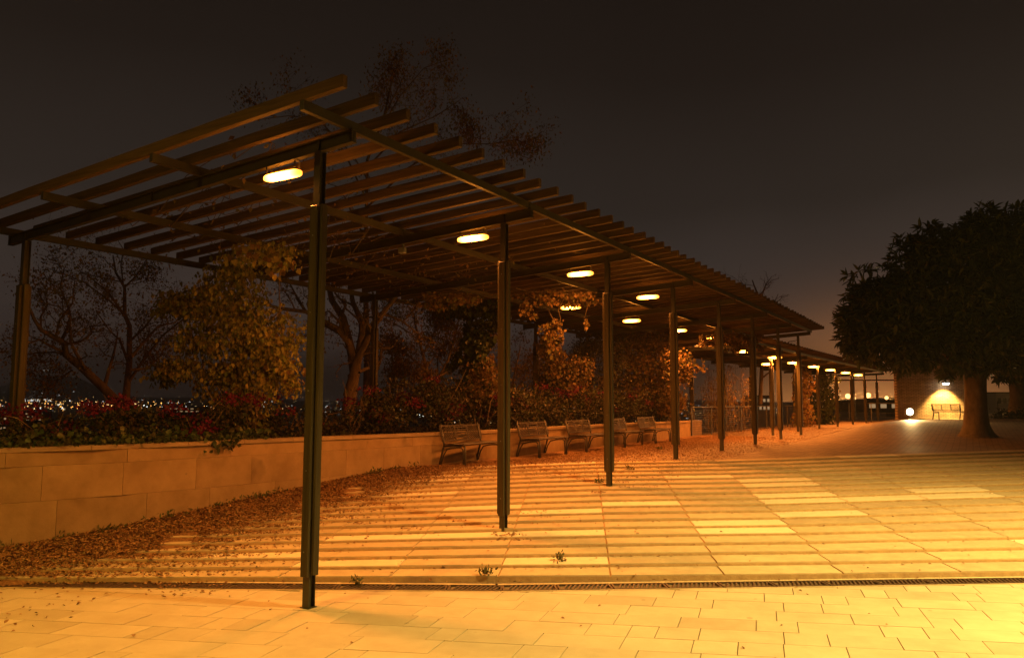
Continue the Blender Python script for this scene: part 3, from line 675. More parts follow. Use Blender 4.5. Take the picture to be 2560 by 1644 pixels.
vine('climbing_vine', (xl, Y0+DY, 1.2), [(q(590, 700, D2), (.55, .55, .6), 1100), (q(640, 640, 12.2), (.8, .5, .2), 420), (q(480, 750, D2), (.75, .4, .3), 1100), (q(430, 760, D2), (.4, .35, .25), 450), (q(600, 810, D2), (.9, .6, .55), 1900), (q(500, 850, D2), (.6, .5, .35), 800), (q(690, 860, D2), (.5, .5, .7), 1300),
     (q(620, 930, D2), (.85, .6, .6), 1800), (q(440, 930, D2), (.7, .4, .25), 750), (q(730, 940, D2), (.3, .3, .4), 320), (q(590, 1020, D2), (.75, .55, .5), 800), (q(540, 960, D2), (.4, .4, .4), 350)], 'lfvine', .085,
     'thick yellowing vine smothering the second back post up to the roof', [((xl+.1, Y0+DY, 1.2), (xl+.12, Y0+DY-.1, 4.3), .04, 9, .1), ((xl-.15, Y0+DY-.1, 1.2), q(480, 750, D2), .03, 8, .15), ((xl+.15, Y0+DY-.15, 1.3), q(700, 640, D2), .025, 8, .12), (q(600, 900, D2), q(420, 930, D2), .02, 6, .12)],
     110, [(q(640, 630, 11.6), (.5, .3, .15)), (q(700, 668, 11.6), (.5, .25, .2)), (q(690, 900, D2-.3), (.4, .3, .6)), (q(740, 935, D2-.3), (.25, .2, .3)), (q(600, 1020, D2-.3), (.6, .3, .35))])
D4 = 20.4
vine('ivy_column', (xl, Y0+3*DY, 1.2), [(q(1185, 770, D4), (.8, .6, .35), 700), (q(1190, 850, D4), (.42, .42, .7), 800), (q(1185, 960, D4), (.5, .45, .7), 900), (q(1140, 900, D4), (.35, .3, .25), 160), (q(1240, 800, D4), (.5, .4, .3), 280)], 'lfivy', .13,
     'dark ivy wrapping the fourth back post above the nearest benches', [((xl+.1, Y0+3*DY, 1.2), (xl, Y0+3*DY, 4.3), .04, 8, .08)])
vine('dry_vine', (xl+.5, Y0+3*DY+.2, 1.2), [(q(1090, 745, 16.3), (.4, .4, .2), 190), (q(1160, 745, 16.3), (.45, .4, .18), 170), (q(1210, 930, D4-.8), (.4, .3, .6), 420), (q(1150, 990, D4-.8), (.8, .3, .3), 520), (q(1240, 990, D4-.6), (.45, .3, .4), 320)], 'lfdry', .095,
     'dry orange vine leaves hanging around the dark ivy column', [((xl+.3, Y0+3*DY, 1.3), q(1210, 900, D4-.8), .02, 6, .1), (q(1180, 735, 16.8), q(1080, 742, 16.3), .012, 6, .06)])
D5 = 16.6
vine('hanging_vine', at(1400, 740, D5), [(q(1380, 742, D5), (.8, .4, .15), 800), (q(1440, 752, D5), (.45, .3, .14), 360), (q(1310, 765, D5), (.26, .25, .18), 150), (q(1375, 815, D5), (.28, .2, .24), 300), (q(1385, 850, D5), (.15, .15, .2), 140)], 'lfdry', .07,
     'dry vine hanging from the slats in front of a lit lamp', [(q(1380, 730, D5), q(1375, 880, D5), .012, 7, .06), (q(1410, 735, D5), q(1395, 830, D5), .009, 6, .05), (q(1290, 720, D5), q(1480, 740, D5), .015, 7, .06), (q(1460, 750, D5), q(1467, 830, D5), .007, 5, .04)],
     70, [(q(1375, 825, D5-.2), (.3, .2, .22)), (q(1385, 870, D5-.2), (.16, .15, .2)), (q(1465, 810, D5-.2), (.06, .06, .14)), (q(1330, 790, D5-.2), (.14, .14, .14))])
D5 = 24
vine('climbing_vine', (xl, Y0+4*DY, 1.2), [(q(1375, 870, D5), (.45, .5, .6), 900), (q(1395, 950, D5), (.75, .5, .7), 2000), (q(1370, 1020, D5), (.8, .5, .4), 1000), (q(1440, 930, D5), (.5, .35, .6), 800)], 'lfdry', .095,
     'rusty leaved vine covering the fifth back post beyond the second front post', [((xl+.1, Y0+4*DY, 1.2), (xl, Y0+4*DY, 4.2), .05, 8, .08)])
D7 = 29
vine('climbing_vine', (xl, Y0+7*DY, 1.2), [(q(1640, 900, D7), (1.3, .7, 1.0), 2600), (q(1690, 920, D7-2), (.5, .5, .7), 1200), (q(1600, 960, D7), (1.3, .7, .9), 2200), (q(1660, 1000, D7-1), (.9, .6, .6), 1300), (q(1570, 870, D7), (.9, .6, .8), 1300)], 'lfdry', .10,
     'broad rusty vine mass behind the fourth and fifth front posts', [((xl+.1, Y0+7*DY, 1.2), (xl, Y0+7*DY, 4.2), .05, 8, .08), (q(1690, 960, D7-2), q(1690, 850, D7-2), .03, 6, .1)],
     60, [(q(1715, 900, D7-2.4), (.3, .3, .5)), (q(1740, 920, D7-2.4), (.4, .3, .25))])
vine('hanging_vine', at(1830, 860, 27), [(q(1790, 848, 26), (.5, .6, .22), 360), (q(1850, 855, 26), (.5, .6, .28), 420), (q(1885, 865, 26), (.35, .5, .22), 260), (q(1750, 852, 25.5), (.25, .4, .18), 130)], 'lfdry', .10,
     'dry vine hanging under the far end of the near pergola roof', [(q(1760, 835, 26.5), q(1890, 845, 27.5), .015, 6, .06)])
t = empty('roof_vine', (-9.2, 9.5, zbm(-9.2)+.36), 'thin bare vine runners and small leaves lying over the roof slats', 'vine'); O_ = np.array([-9.2, 9.5, zbm(-9.2)+.36]); P = []; mb = MB()
for _ in range(46):
    x0, y0 = random.uniform(-12, -10.2), random.uniform(7, 15); x1, y1 = x0+random.uniform(1.2, 4.6), y0+random.uniform(-2.2, 2.2); k = 9
    W_ = wander((x0, y0, zbm(x0)+.36), (x1, y1, zbm(x1)+.38), k, .14); mb.tube(W_-O_, [.007]*k, 3, cap=False)
    for _ in range(26): P.append(W_[random.randint(0, k-1)]-O_+RNG.normal(size=3)*np.array([.16, .16, .06]))
mb.build('stem', M['bark'], t); leaves('foliage', np.array(P), .075, M['lfauto'], t, .5, False, .3)
# bamboo like stems and ivy by the railing
t = empty('bamboo_clump', at(1815, 1080, 36), 'clump of thin upright stems behind the railing under the far pergola', 'bamboo'); B0 = at(1815, 1080, 36); mb = MB(); LP = []
for i in range(46):
    a = at(random.uniform(1765, 1860), 1075, 36+random.uniform(-1, 1.5)); a[2] = .3; h = random.uniform(2.2, 3.6); c = a+np.array([random.uniform(-.3, .3), random.uniform(-.3, .3), h]); P = wander(a-B0, c-B0, 6, .04); mb.tube(P, [.016, .015, .013, .011, .009, .006], 4, cap=False)
    for _ in range(34): LP.append(P[random.randint(1, 5)]+RNG.normal(size=3)*.13)
mb.build('stems', M['bark'], t); leaves('foliage', np.array(LP), .15, M['lfauto'], t, .8, False, .13)
for (px0, D, w, lab, n) in ((2055, 47, .85, 'block of ivy climbing the far pergola by the railing', 2600), (2008, 42, .55, 'narrow ivy growth at a far pergola post', 1200)):
    vine('ivy_column', at(px0, 1070, D), [(q(px0, y, D), (w, .6, .9), n//3) for y in (960, 1000, 1045)], 'lfivy' if n > 2000 else 'lfauto', .16, lab, [(at(px0, 1078, D), at(px0, 940, D), .04, 6, .08)])

# flowering shrubs and ivy along the wall
sh = [(4.6, .7, .4, 0), (6.2, .9, .6, .35), (7.3, 1.0, .75, .5), (8.4, 1.0, .65, .35), (9.4, .9, .9, .3), (10.6, 1.0, .65, .12), (11.9, 1.0, 1.0, .2), (13.2, 1.1, 1.2, .35), (14.7, 1.1, 1.3, .2), (16.2, 1.2, 1.25, .25), (17.9, 1.2, 1.15, .12), (19.6, 1.3, 1.35, .15), (21.5, 1.3, 1.4, .2), (23.4, 1.3, 1.3, .12), (25.4, 1.4, 1.3, .2), (27.6, 1.4, 1.4, .1), (29.6, 1.2, 1.2, .08)]
shl = ['low dark shrub at the wall end nearest the corner post', 'shrub with purple magenta blossom in front of the autumn tree', 'shrub richest in magenta blossom left of the leafy vine', 'dark shrub with some red bracts right of the autumn tree', 'tall flowering shrub with red bracts beside the leafy vine', 'low dark shrub under the leafy vine', 'dark red flecked shrub just behind the nearest post', 'red flowering shrub at the foot of the bare tree', 'dark shrub right of the third back post', 'shrub with dull red bracts behind the wall before the first bench', 'dark leafy shrub directly behind the first bench', 'dark shrub below the dark ivy column', 'red flecked shrub behind the second bench', 'dark shrub behind the third bench', 'shrub with red bracts behind the fourth bench', 'dark shrub behind the fifth bench', 'last dark shrub near the square wall end']
for (y, r, h, fl_), lab in zip(sh, shl):
    x = float(wx(y))-.55-r*.5; z = WZ(y)-.12; t = empty('flowering_shrub', (x, y, z), lab, 'shrub', 'flowering shrubs behind the sandstone wall')
    n = int(1500*r*h)+300; mb = MB()
    for _ in range(7): mb.tube(wander((0, 0, 0), (random.uniform(-r, r)*.7, random.uniform(-r, r)*.8, h*random.uniform(.6, 1.2)), 5, .06), [.018, .014, .011, .008, .004], 4, cap=False)
    mb.build('stem', M['bark'], t); bl = [((random.uniform(-.4, .4)*r, random.uniform(-.7, .7)*r, h*random.uniform(.2, .75)), (r*.5, r*.6, h*.38), n//5) for _ in range(5)]
    leaves('foliage', cloud(bl, 12), .065, M['lfbush'], t, .5, True, .45)
    if fl_:
        fb = [((random.uniform(-.1, .6)*r, random.uniform(-.8, .8)*r, h*random.uniform(.35, 1.0)), (.22, .26, .13), int(260*fl_)+20) for _ in range(3)]
        leaves('blossom', cloud(fb), .05, M['flower'], t, .1, False, .5)
t = empty('ivy', (-10.9, 6.2, 1.4), 'green ivy creeping over the coping at the near end of the wall', 'ivy'); P = []
for _ in range(1500):
    y = random.uniform(3.8, 9.2); P.append((float(wx(y))-random.uniform(-.03, .75)**1 +10.9, y-6.2, WZ(y)-1.4+abs(random.gauss(0, .09))))
for _ in range(60): y = 8.2+random.gauss(0, .16); P.append((float(wx(y))+10.9+.03, y-6.2, WZ(y)-1.4-abs(random.gauss(0, .06))))
leaves('foliage', np.array(P), .075, M['lfivy'], t, .2, True, .5)

# big evergreen tree on the right
TB = at(2440, 1090, 27.9); TB[2] = .86
t = empty('evergreen_tree', TB, 'large round crowned evergreen tree with thick trunk on the terrace', 'tree')
mb = MB(); rr = random.Random(9)
prof = [(-.1, .66), (0, .58), (.18, .47), (.45, .40), (1.0, .36), (1.7, .35), (2.2, .36), (2.8, .30)]
b0 = 0; na = 20
for (z, r) in prof:
    for j in range(na):
        a = 2*math.pi*j/na; f = 1+.07*math.sin(5*a+1)+(.22*max(0, math.sin(3*a+.6))**2+.10*math.sin(7*a))*max(0, 1-z/.7)
        mb.v.append((r*f*math.cos(a)+.02*z, r*f*math.sin(a), z))
for i in range(len(prof)-1):
    for j in range(na): j2 = (j+1) % na; mb.f.append((i*na+j, i*na+j2, (i+1)*na+j2, (i+1)*na+j)); mb.m.append(0)
for k in range(9):
    a = k*2*math.pi/9+rr.uniform(-.2, .2); e = rr.uniform(.35, 1.1); v = np.array([math.cos(a)*math.cos(e), math.sin(a)*math.cos(e), math.sin(e)]); mb.tube(wander((.05, 0, 2.3+rr.uniform(0, .6)), np.array([.05, 0, 2.6])+v*rr.uniform(2.8, 4.2), 7, .18), [.18, .15, .12, .10, .07, .05, .03], 8, cap=False)
mb.tube(wander((.05, 0, 2.5), (.2, 0, 7.2), 6, .15), [.26, .22, .17, .12, .08, .04], 8, cap=False)
mb.build('trunk', M['barkbig'], t, True)
# crown: many drooping tufts of long leaves on an uneven set of lobes
rr = random.Random(21); lob = []
right = RT.copy(); right[2] = 0; right /= np.linalg.norm(right); fwd = np.array([-right[1], right[0], 0])
def tp(px, py, dd=0): return at(px, py, 27.9+dd)-TB
for (px, py, dd, r) in [(2178, 770, 0, 1.0), (2158, 815, .3, .8), (2195, 755, -.3, .9), (2180, 835, -.6, 1.0), (2260, 800, -1.2, 1.5), (2300, 690, 0, 1.25), (2330, 630, .5, .8), (2280, 852, -1.5, 1.0), (2370, 862, -1.8, 1.0), (2380, 720, -1.5, 1.8), (2440, 612, 0, 1.0), (2455, 562, .3, .6), (2460, 835, -2.0, 1.2), (2500, 680, -1.2, 1.7), (2560, 600, .2, 1.2), (2590, 800, -1.6, 1.7), (2560, 880, -1.6, 1.05), (2670, 660, 0, 1.8), (2700, 820, -.5, 1.6), (2250, 780, 1.8, 1.4), (2400, 700, 2.2, 1.9), (2550, 720, 2, 1.9), (2440, 640, -.8, 1.3), (2640, 560, .4, 1.1), (2235, 850, 1.2, .95), (2420, 875, 1.5, 1.0), (2142, 868, .2, .45), (2760, 740, 0, 1.4), (2158, 702, .2, .5), (2262, 630, .2, .5), (2320, 592, 0, .45), (2462, 545, 0, .4), (2540, 552, .2, .55), (2150, 860, 0, .4), (2128, 800, .2, .45)]:
    lob.append((tp(px, py, dd), r))
Pc, Tc, Nc, Lc = [], [], [], []
for c, r in lob:
    nt_ = int(130*r*r)
    for _ in range(nt_):
        d = rdir(1)[0]; p = c+d*r*rr.uniform(.72, 1.08); out = d*np.array([1, 1, .6]); base_l = rr.uniform(.26, .42); m_ = 7
        for q_ in range(m_):
            v = out*.7+rdir(1)[0]*.75+np.array([0, 0, -.35]); Pc.append(p); Tc.append(v); Nc.append(d+np.array([0, 0, .8])+rdir(1)[0]*.3); Lc.append(base_l*rr.uniform(.7, 1.15))
Lc = np.array(Lc); o = link('crown', leaf_mesh('crown', np.array(Pc), np.array(Tc), np.array(Nc), Lc, Lc*.15, M['lftree'], .3), t); o['kind'] = 'stuff'
# second trunk behind it
T2 = at(2548, 1060, 44); T2[2] = 1.2
t = empty('evergreen_tree', T2, 'second evergreen at the picture edge behind the big tree', 'tree'); mb = MB()
mb.tube([(0, 0, -.2), (0, 0, .3), (.05, 0, 1.2), (0, .1, 3.0), (.1, 0, 5)], [.75, .55, .45, .42, .3], 14); mb.build('trunk', M['barkbig'], t, True)
bl = [(at(2548+dx, y, 44)-T2, (2.0, 1.6, 1.2), 900) for dx, y in ((0, 850), (60, 880), (-30, 890), (110, 930))]
leaves('crown', cloud(bl, 9), .3, M['lftree'], t, .7, True, .16)
t = empty('hedge', at(2600, 1075, 43), 'low rounded bush at the foot of the second evergreen', 'shrub'); H0 = at(2600, 1075, 43)
leaves('foliage', cloud([(at(px, 1045, 43)-H0, (1., .8, .5), 600) for px in (2520, 2560, 2600, 2650)], 9), .13, M['lfbush'], t, .2, True, .4)

# ------------------------------------------------------------------ kiosk wall, far bench, lights
KD = 42.; kl = at(2245, 1048, KD); kx = RT*np.array([1, 1, 0]); kx = kx/np.linalg.norm(kx); ang = math.atan2(kx[1], kx[0])
KL, KH = 4.85, 3.3; kz = 1.21
kio = empty('brick_wall', (kl[0], kl[1], kz), 'tall freestanding brick wall lit by a lamp behind the far bench', 'wall', rz=ang)
mb = MB(); mb.box((KL/2, .15, KH/2-.05), (KL, .3, KH)); mb.build('brickwork', M['brickwall'], kio)
mb = MB(); mb.box((KL/2, .15, KH+.02), (KL+.06, .38, .12)); mb.build('coping', M['coping'], kio)
mb = MB(); mb.box((KL/2+.0, -.2, -.02), (KL+.3, .5, .1)); mb.build('plinth', M['coping'], kio)
bp_ = at(2368, 1046, 40.7); bench((bp_[0], bp_[1], 1.19), ang+math.pi, 'dark bench standing alone before the lit brick wall', None)
kp = at(2364, 958, KD-.12)
wl = empty('wall_lamp', (kp[0], kp[1], kp[2]), 'lit wall lamp on the brick wall, half hidden by leaves', 'lamp', rz=ang)
mb = MB(); mb.box((0, .03, .06), (.3, .16, .1)); mb.build('housing', M['fixture'], wl)
mb = MB(); mb.box((0, .0, -.02), (.26, .14, .06)); mb.build('lens', M['white'], wl)
L = bpy.data.lights.new('wall_spot', 'SPOT'); L.energy = 1900; L.color = (1, .60, .16); L.spot_size = math.radians(92); L.spot_blend = .55; L.shadow_soft_size = .1
o = bpy.data.objects.new('wall_spot', L); COL.objects.link(o); o.parent = wl; o.location = (0, -.42, -.06); o.rotation_euler = (math.radians(24), 0, 0)
fp = at(2275, 1029, 40.6)
fd = empty('ground_floodlight', (fp[0], fp[1], fp[2]-.42), 'dazzling white floodlight standing low at the end of the brick wall', 'floodlight', rz=ang)
mb = MB(); mb.box((0, .1, .42), (.44, .14, .4)); me = mb.mesh('housing', M['fixture']); bevel(me, .03); link('housing', me, fd)
mb = MB(); mb.tube([(0, .1, -.1), (0, .1, .25)], .03, 8); mb.build('stand', M['fixture'], fd)
mb = MB(); mb.tube([(0, .03, .42), (0, .005, .42)], [.16, .15], 20); mb.build('lens', M['flood'], fd, True)
L = bpy.data.lights.new('flood_beam', 'SPOT'); L.energy = 950; L.color = (1, .64, .22); L.spot_size = math.radians(150); L.spot_blend = .8; L.shadow_soft_size = .18
o = bpy.data.objects.new('flood_beam', L); COL.objects.link(o); o.parent = fd; o.location = (0, -.06, .42); o.rotation_euler = (math.radians(-78), 0, 0)

# railings
def railing(pts, base, h, label, nbars=6):
    pts = [np.array(p) for p in pts]; o0 = np.array([pts[0][0], pts[0][1], base]); t = empty('railing', o0, label, 'railing')
    mb = MB()
    for a, c in zip(pts[:-1], pts[1:]): mb.bar((*(a-o0[:2]), h), (*(c-o0[:2]), h), .09, .03)
    mb.build('top_rail', M['steel'], t)
    for p in pts: mb = MB(); mb.box((0, 0, h/2), (.05, .05, h)); o = mb.build('baluster', M['benchdark'], t); o.location = (*(p-o0[:2]), 0)
    for k in range(nbars):
        mb = MB(); z = .1+k*(h-.15)/nbars
        for a, c in zip(pts[:-1], pts[1:]): mb.bar((*(a-o0[:2]), z), (*(c-o0[:2]), z), .012, .012)
        mb.build('cable', M['benchdark'], t)
    return t
railing([(-9.26, 29.2), (-9.12, 31.35), (-8.97, 35.5), (-8.82, 39.9), (-8.68, 44.3), (-8.5, 49)], .77, 1.13, 'steel railing with fine cables running on from the end of the wall', 11)
pa = at(2075, 1062, 58); pb = at(2245, 1050, 47)
railing([pa[:2]+(pb[:2]-pa[:2])*s for s in (0, .33, .66, 1)], .8, 1.25, 'dark railing of four bars between the far pergola and the brick wall', 4)
pa = at(2495, 1030, 52); pb = at(2640, 1030, 52)
railing([pa[:2], pb[:2]], 1.1, 1.1, 'short dark railing seen right of the big tree trunk', 4)
fr = at(2138, 1060, 58); fo = np.array([fr[0], fr[1], .77]); t = empty('steel_frame', fo, 'thin steel frame of one post and a long crossbar beyond the far pergola', 'frame')
mb = MB(); mb.box((0, 0, 1.7), (.08, .08, 3.4)); mb.build('post', M['benchdark'], t)
mb = MB(); a = at(2066, 950, 58)-fo; c = at(2246, 950, 58)-fo; mb.bar(a, c, .1, .1); mb.build('crossbar', M['benchdark'], t)

# ------------------------------------------------------------------ plaza street lamps that light the foreground (outside the frame)
for i, (x, y, h, W, cone, blend, lcol) in enumerate(PLAZA_LAMPS):
    t = empty('street_lamp', (x, y, 0), ['tall street lamp on the plaza beyond the picture edge to the east', 'tall street lamp on the plaza behind the camera to the west'][i], 'street lamp')
    mb = MB(); mb.tube([(0, 0, 0), (0, 0, .8), (0, 0, h+.15)], [.09, .07, .045], 12); mb.build('pole', M['fixture'], t, True)
    if cone: mb = MB(); mb.tube([(0, 0, h+.2), (0, 0, h+.12), (0, 0, h+.04)], [.1, .3, .34], 16); mb.build('hood', M['fixture'], t, True)
    L = bpy.data.lights.new('street_light', 'SPOT' if cone else 'POINT'); L.energy = W; L.color = lcol; L.shadow_soft_size = .2
    if cone: L.spot_size = math.radians(cone); L.spot_blend = blend
    o = bpy.data.objects.new('street_light', L); COL.objects.link(o); o.parent = t; o.location = (.0, 0, h-.02 if cone else h+.4)

# ------------------------------------------------------------------ town far below
M['wl'] = emit('warm_lights', (1, .62, .22), 5.0); M['ww'] = emit('cool_lights', (.95, .98, 1), 4.2); M['wo'] = emit('sodium_lights', (1, .42, .08), 8); M['win'] = emit('lit_window', (1, .62, .3), .35)
def lights(name, spots):
    mb = MB()
    for p, s, mi in spots:
        x, y, z = p; vs = [(x+s, y, z), (x-s, y, z), (x, y+s, z), (x, y-s, z), (x, y, z+s*.8), (x, y, z-s*.8)]
        mb.quadmesh(vs, [(0, 2, 4), (2, 1, 4), (1, 3, 4), (3, 0, 4), (2, 0, 5), (1, 2, 5), (3, 1, 5), (0, 3, 5)], mi)
    o = mb.build(name, [M['wl'], M['ww'], M['wo']]); o['kind'] = 'stuff'; return o
rr = random.Random(77); sp = []
def dirpx(px): d = ray(px, 1000); return math.atan2(-d[0], d[1])
def spot(px, r, s, mi, dz=3):
    a = dirpx(px); return (np.array([-r*math.sin(a), r*math.cos(a), float(tz(r, a))+dz]), s*r/1931, mi)
for _ in range(1100):                                      # scattered over the plain
    r = 700*(5500/700)**rr.random(); sp.append(spot(rr.uniform(-250, 2560), r, rr.choice([.35, .45, .6, .9]), rr.choice([0, 0, 1, 1, 2]), rr.uniform(2, 22)*r/2500))
for _ in range(230): sp.append(spot(rr.triangular(-120, 700, 120), rr.uniform(2700, 3600), rr.choice([.6, .9, 1.2, 1.7]), rr.choice([0, 0, 2, 2, 1]), rr.uniform(4, 22)))
for _ in range(150): sp.append(spot(rr.uniform(50, 130), rr.uniform(4300, 4700), rr.choice([.6, .9]), rr.choice([1, 1, 0]), rr.uniform(4, 12)))
for _ in range(300): sp.append(spot(rr.uniform(600, 1750), rr.uniform(1500, 4200), rr.choice([.6, .9, 1.3]), rr.choice([1, 1, 0]), rr.uniform(4, 12)))
for _ in range(480): sp.append(spot(rr.uniform(2030, 2250), rr.uniform(1800, 5200), rr.choice([.4, .5, .7, 1.2]), rr.choice([2, 2, 2, 0]), rr.triangular(4, 75, 10)))
for _ in range(70): sp.append(spot(rr.uniform(-60, 200), rr.uniform(5600, 7000), rr.choice([.35, .5]), 1, 4))
lights('town_lights', sp)
def far_block(px0, px1, ytop, r, label, mat, win=None, rows=4, cols=6, depth=14, name='apartment_block', roof=True, cat='building'):
    a = at(px0, ytop, r); c = at(px1, ytop, r); w = np.linalg.norm((c-a)[:2]); mid = (a+c)/2; az_ = math.atan2(-mid[0], mid[1]); zb = float(tz(math.hypot(mid[0], mid[1]), az_))-1; h = mid[2]-zb
    an = math.atan2((c-a)[1], (c-a)[0]); t = empty(name, (a[0], a[1], zb), label, cat, rz=an)
    mb = MB(); mb.box((w/2, depth/2, h/2), (w, depth, h)); mb.build('wall', mat, t)
    mb = MB()
    if roof == 'gable': mb.quadmesh([(-.3, 0, h), (w+.3, 0, h), (w*.75, depth/2, h+w*.06), (w*.25, depth/2, h+w*.06), (-.3, depth, h), (w+.3, depth, h)], [(0, 1, 2, 3), (3, 2, 5, 4), (0, 3, 4), (1, 5, 2)])
    else: mb.box((w/2, depth/2, h+.15), (w+.4, depth+.4, .3))
    mb.build('roof', M['town'], t)
    if win:
        mb = MB(); ww = w/cols*.55; mb.box((0, 0, 0), (ww, .08, 1.2)); wm = mb.mesh('window', win)
        for i in range(rows):
            for j in range(cols): o = link('window', wm, t); o.location = (w*(j+.5)/cols, -.03, h-1.6-i*3.0)
    return t
M['pale'] = noisy('pale_render', (.42, .33, .25), (.5, .4, .3), .3, .9); M['darkwin'] = noisy('dark_glass', (.02, .02, .025), (.04, .04, .05), 2, .3)
far_block(2490, 2545, 983, 170, 'pale office block with rows of dark windows right of the big tree', M['pale'], M['darkwin'], 5, 4)
far_block(2105, 2168, 1004, 260, 'dark low building with pitched roof left of a street lamp', M['town'], None, roof='gable', name='warehouse')
far_block(2166, 2250, 1001, 230, 'dark building with three lit windows next to the brick wall', M['town'], M['win'], 1, 3, roof='gable', name='warehouse')
far_block(2140, 2215, 1030, 190, 'long white roofed shed below the far railing', M['pale'], None, name='shed')
far_block(1255, 1340, 1010, 420, 'pale lit block glimpsed through leaves left of the vine', M['pale'], M['win'], 3, 5)
far_block(1885, 1935, 990, 300, 'pale low block between two far posts', M['pale'], M['win'], 2, 5)
far_block(-20, 17, 1040, 500, 'apartment block with rows of lit windows at the left picture edge', M['pale'], M['win'], 4, 4)
far_block(420, 500, 1018, 900, 'broad low block of the town below the leafy vine', M['town'], M['win'], 2, 6)
far_block(60, 110, 1030, 800, 'small town block with lit windows beyond the corner post', M['town'], M['win'], 3, 3)
for px, py, D, lab in ((2119, 990, 120, 'glaring street lamp farthest left beyond the far pergola'), (2134, 995, 150, 'smaller street lamp close beside the thin frame post'), (2170, 988, 115, 'bright street lamp behind the last far posts'), (2216, 994, 140, 'street lamp just left of the brick wall'), (2530, 973, 90, 'street lamp beside the second evergreen trunk'), (2561, 968, 90, 'street lamp cut by the right picture edge')):
    p = at(px, py, D); az_ = math.atan2(-p[0], p[1]); zb = float(tz(math.hypot(p[0], p[1]), az_)); t = empty('street_lamp', (p[0], p[1], zb), lab, 'street lamp', 'sodium street lamps beyond the terrace'); h = p[2]-zb
    mb = MB(); mb.tube([(0, 0, 0), (0, 0, h)], [.1, .06], 8); mb.build('pole', M['benchdark'], t)
    rad = 1.35*D*(5.5 if 'glar' in lab or 'bright' in lab else 4)/1931*.85; mb = MB(); mb.tube([(0, 0, h-rad), (0, 0, h-rad*.6), (0, 0, h), (0, 0, h+rad*.6), (0, 0, h+rad)], [rad*.2, rad*.8, rad, rad*.8, rad*.2], 10); mb.build('globe', M['wo'] if False else emit('sodium_globe', (1, .45, .13), 4), t, True)
    if D > 100: continue
    L = bpy.data.lights.new('lamp_light', 'POINT'); L.energy = 2600; L.color = (1, .45, .1); L.shadow_soft_size = .3
    o = bpy.data.objects.new('lamp_light', L); COL.objects.link(o); o.parent = t; o.location = (0, 0, h-rad-.15)
# hilltop church and mast
def far_pt(px, py, D): return at(px, py, D)
p = far_pt(120, 928, 7300); t = empty('hilltop_church', p, 'floodlit church on the dark hilltop far to the left', 'church')
mb = MB(); mb.box((0, 0, 8), (46, 20, 36)); mb.build('nave', M['pale'], t); mb = MB(); mb.tube([(0, 0, 20), (0, 0, 40), (0, 0, 62)], [9, 7, 1], 8); mb.build('tower', M['pale'], t)
mb = MB()
for x, z, s in ((-34, 8, 7), (-10, 12, 8), (0, 45, 6), (12, 10, 8), (30, 6, 6), (60, 26, 6), (75, 30, 5), (92, 34, 5), (-52, 12, 5)): mb.box((x, -14, z), (s*1.5, 2, s))
mb.build('floodlight', M['ww'], t)
p = far_pt(94, 944, 7300); t = empty('mast', p, 'slim lit mast left of the hilltop church', 'mast')
mb = MB(); mb.tube([(0, 0, -10), (0, 0, 105)], [4, 2.5], 8); mb.build('shaft', M['pale'], t); mb = MB(); mb.tube([(0, 0, 105), (0, 0, 116)], 7, 8); mb.build('beacon', M['ww'], t)

# ------------------------------------------------------------------ fallen leaves and weeds
P = []
def addl(x, y, j=.0): P.append((x, y))
lr = np.random.default_rng(4)
n = 90000; y = 3.6+26.9*lr.random(n)**1.15; off = np.abs(lr.normal(0, .72, n)); w = np.interp(y, [3, 5, 8, 11, 13, 16, 31], [2.0, 1.5, 1.15, .85, .8, 1.5, 2.2]); x = wx(y)+.02+off*w
P1 = np.stack([x, y], 1)
n = 22000; y2 = 13.5+30*lr.random(n); x2 = -9.2+4.2*lr.random(n)**1.2; P2_ = np.stack([x2, y2], 1)
n = 1300; k3 = -7+12*lr.random(n)**1.4; r3 = lr.integers(0, 18, n); cl = lr.random(n); x3, y3 = F(k3, r3/NR-.004-np.abs(lr.normal(0, .0035, n))); P3 = np.stack([x3, y3], 1)
P4 = []
for (px, py, s, m_) in ((1275, 1358, .13, 60), (1180, 1340, .18, 50), (1490, 1228, .09, 30), (1030, 1348, .13, 25), (880, 1340, .15, 25), (1340, 1320, .2, 40), (1545, 1200, .1, 25), (470, 1440, .3, 150), (560, 1400, .35, 150)):
    d = onz(px, py, .12 if py > 1300 else .5)
    for _ in range(m_): P4.append((d[0]+lr.normal(0, s), d[1]+lr.normal(0, s*.6)))
n = 160; y5 = 2+9*lr.random(n); x5 = -9+9*lr.random(n); P5 = np.stack([x5, y5], 1)
n = 220; k6 = -6+12*lr.random(n); t6 = lr.random(n); x6, y6 = F(k6, t6); P6 = np.stack([x6, y6], 1)
A = np.concatenate([P1, P2_, P3, np.array(P4), P5, P6]); A = A[A[:, 0] > wx(A[:, 1])+.015]
Dm = -.509*A[:, 0]+.857*A[:, 1]; below = A[:, 1] < np.interp(A[:, 0], [p[0] for p in DR], [p[1] for p in DR])+.2; A = A[(Dm > 3) & (~below | (lr.random(len(A)) < np.where(A[:, 0] < -8.3, .03, .4)))]
n_ = np.sin(A[:, 0]*2.3+1)*np.cos(A[:, 1]*1.9)+.6*np.sin(A[:, 0]*5+A[:, 1]*3.7)
edge = A[:, 0]-wx(A[:, 1]); keep = ~((edge < 8) & (edge > .2) & (A[:, 1] < 11) & (n_ < -.95-.3*lr.random(len(A)))); A = A[keep]
e_ = A[:, 0]-wx(A[:, 1]); kq, tq = inv(A[:, 0], A[:, 1]); Zs = np.where((tq > 0) & (tq < 1), ZB+(ZT-ZB)*np.clip(tq+.5/NR, 0, 1), 0)+.03
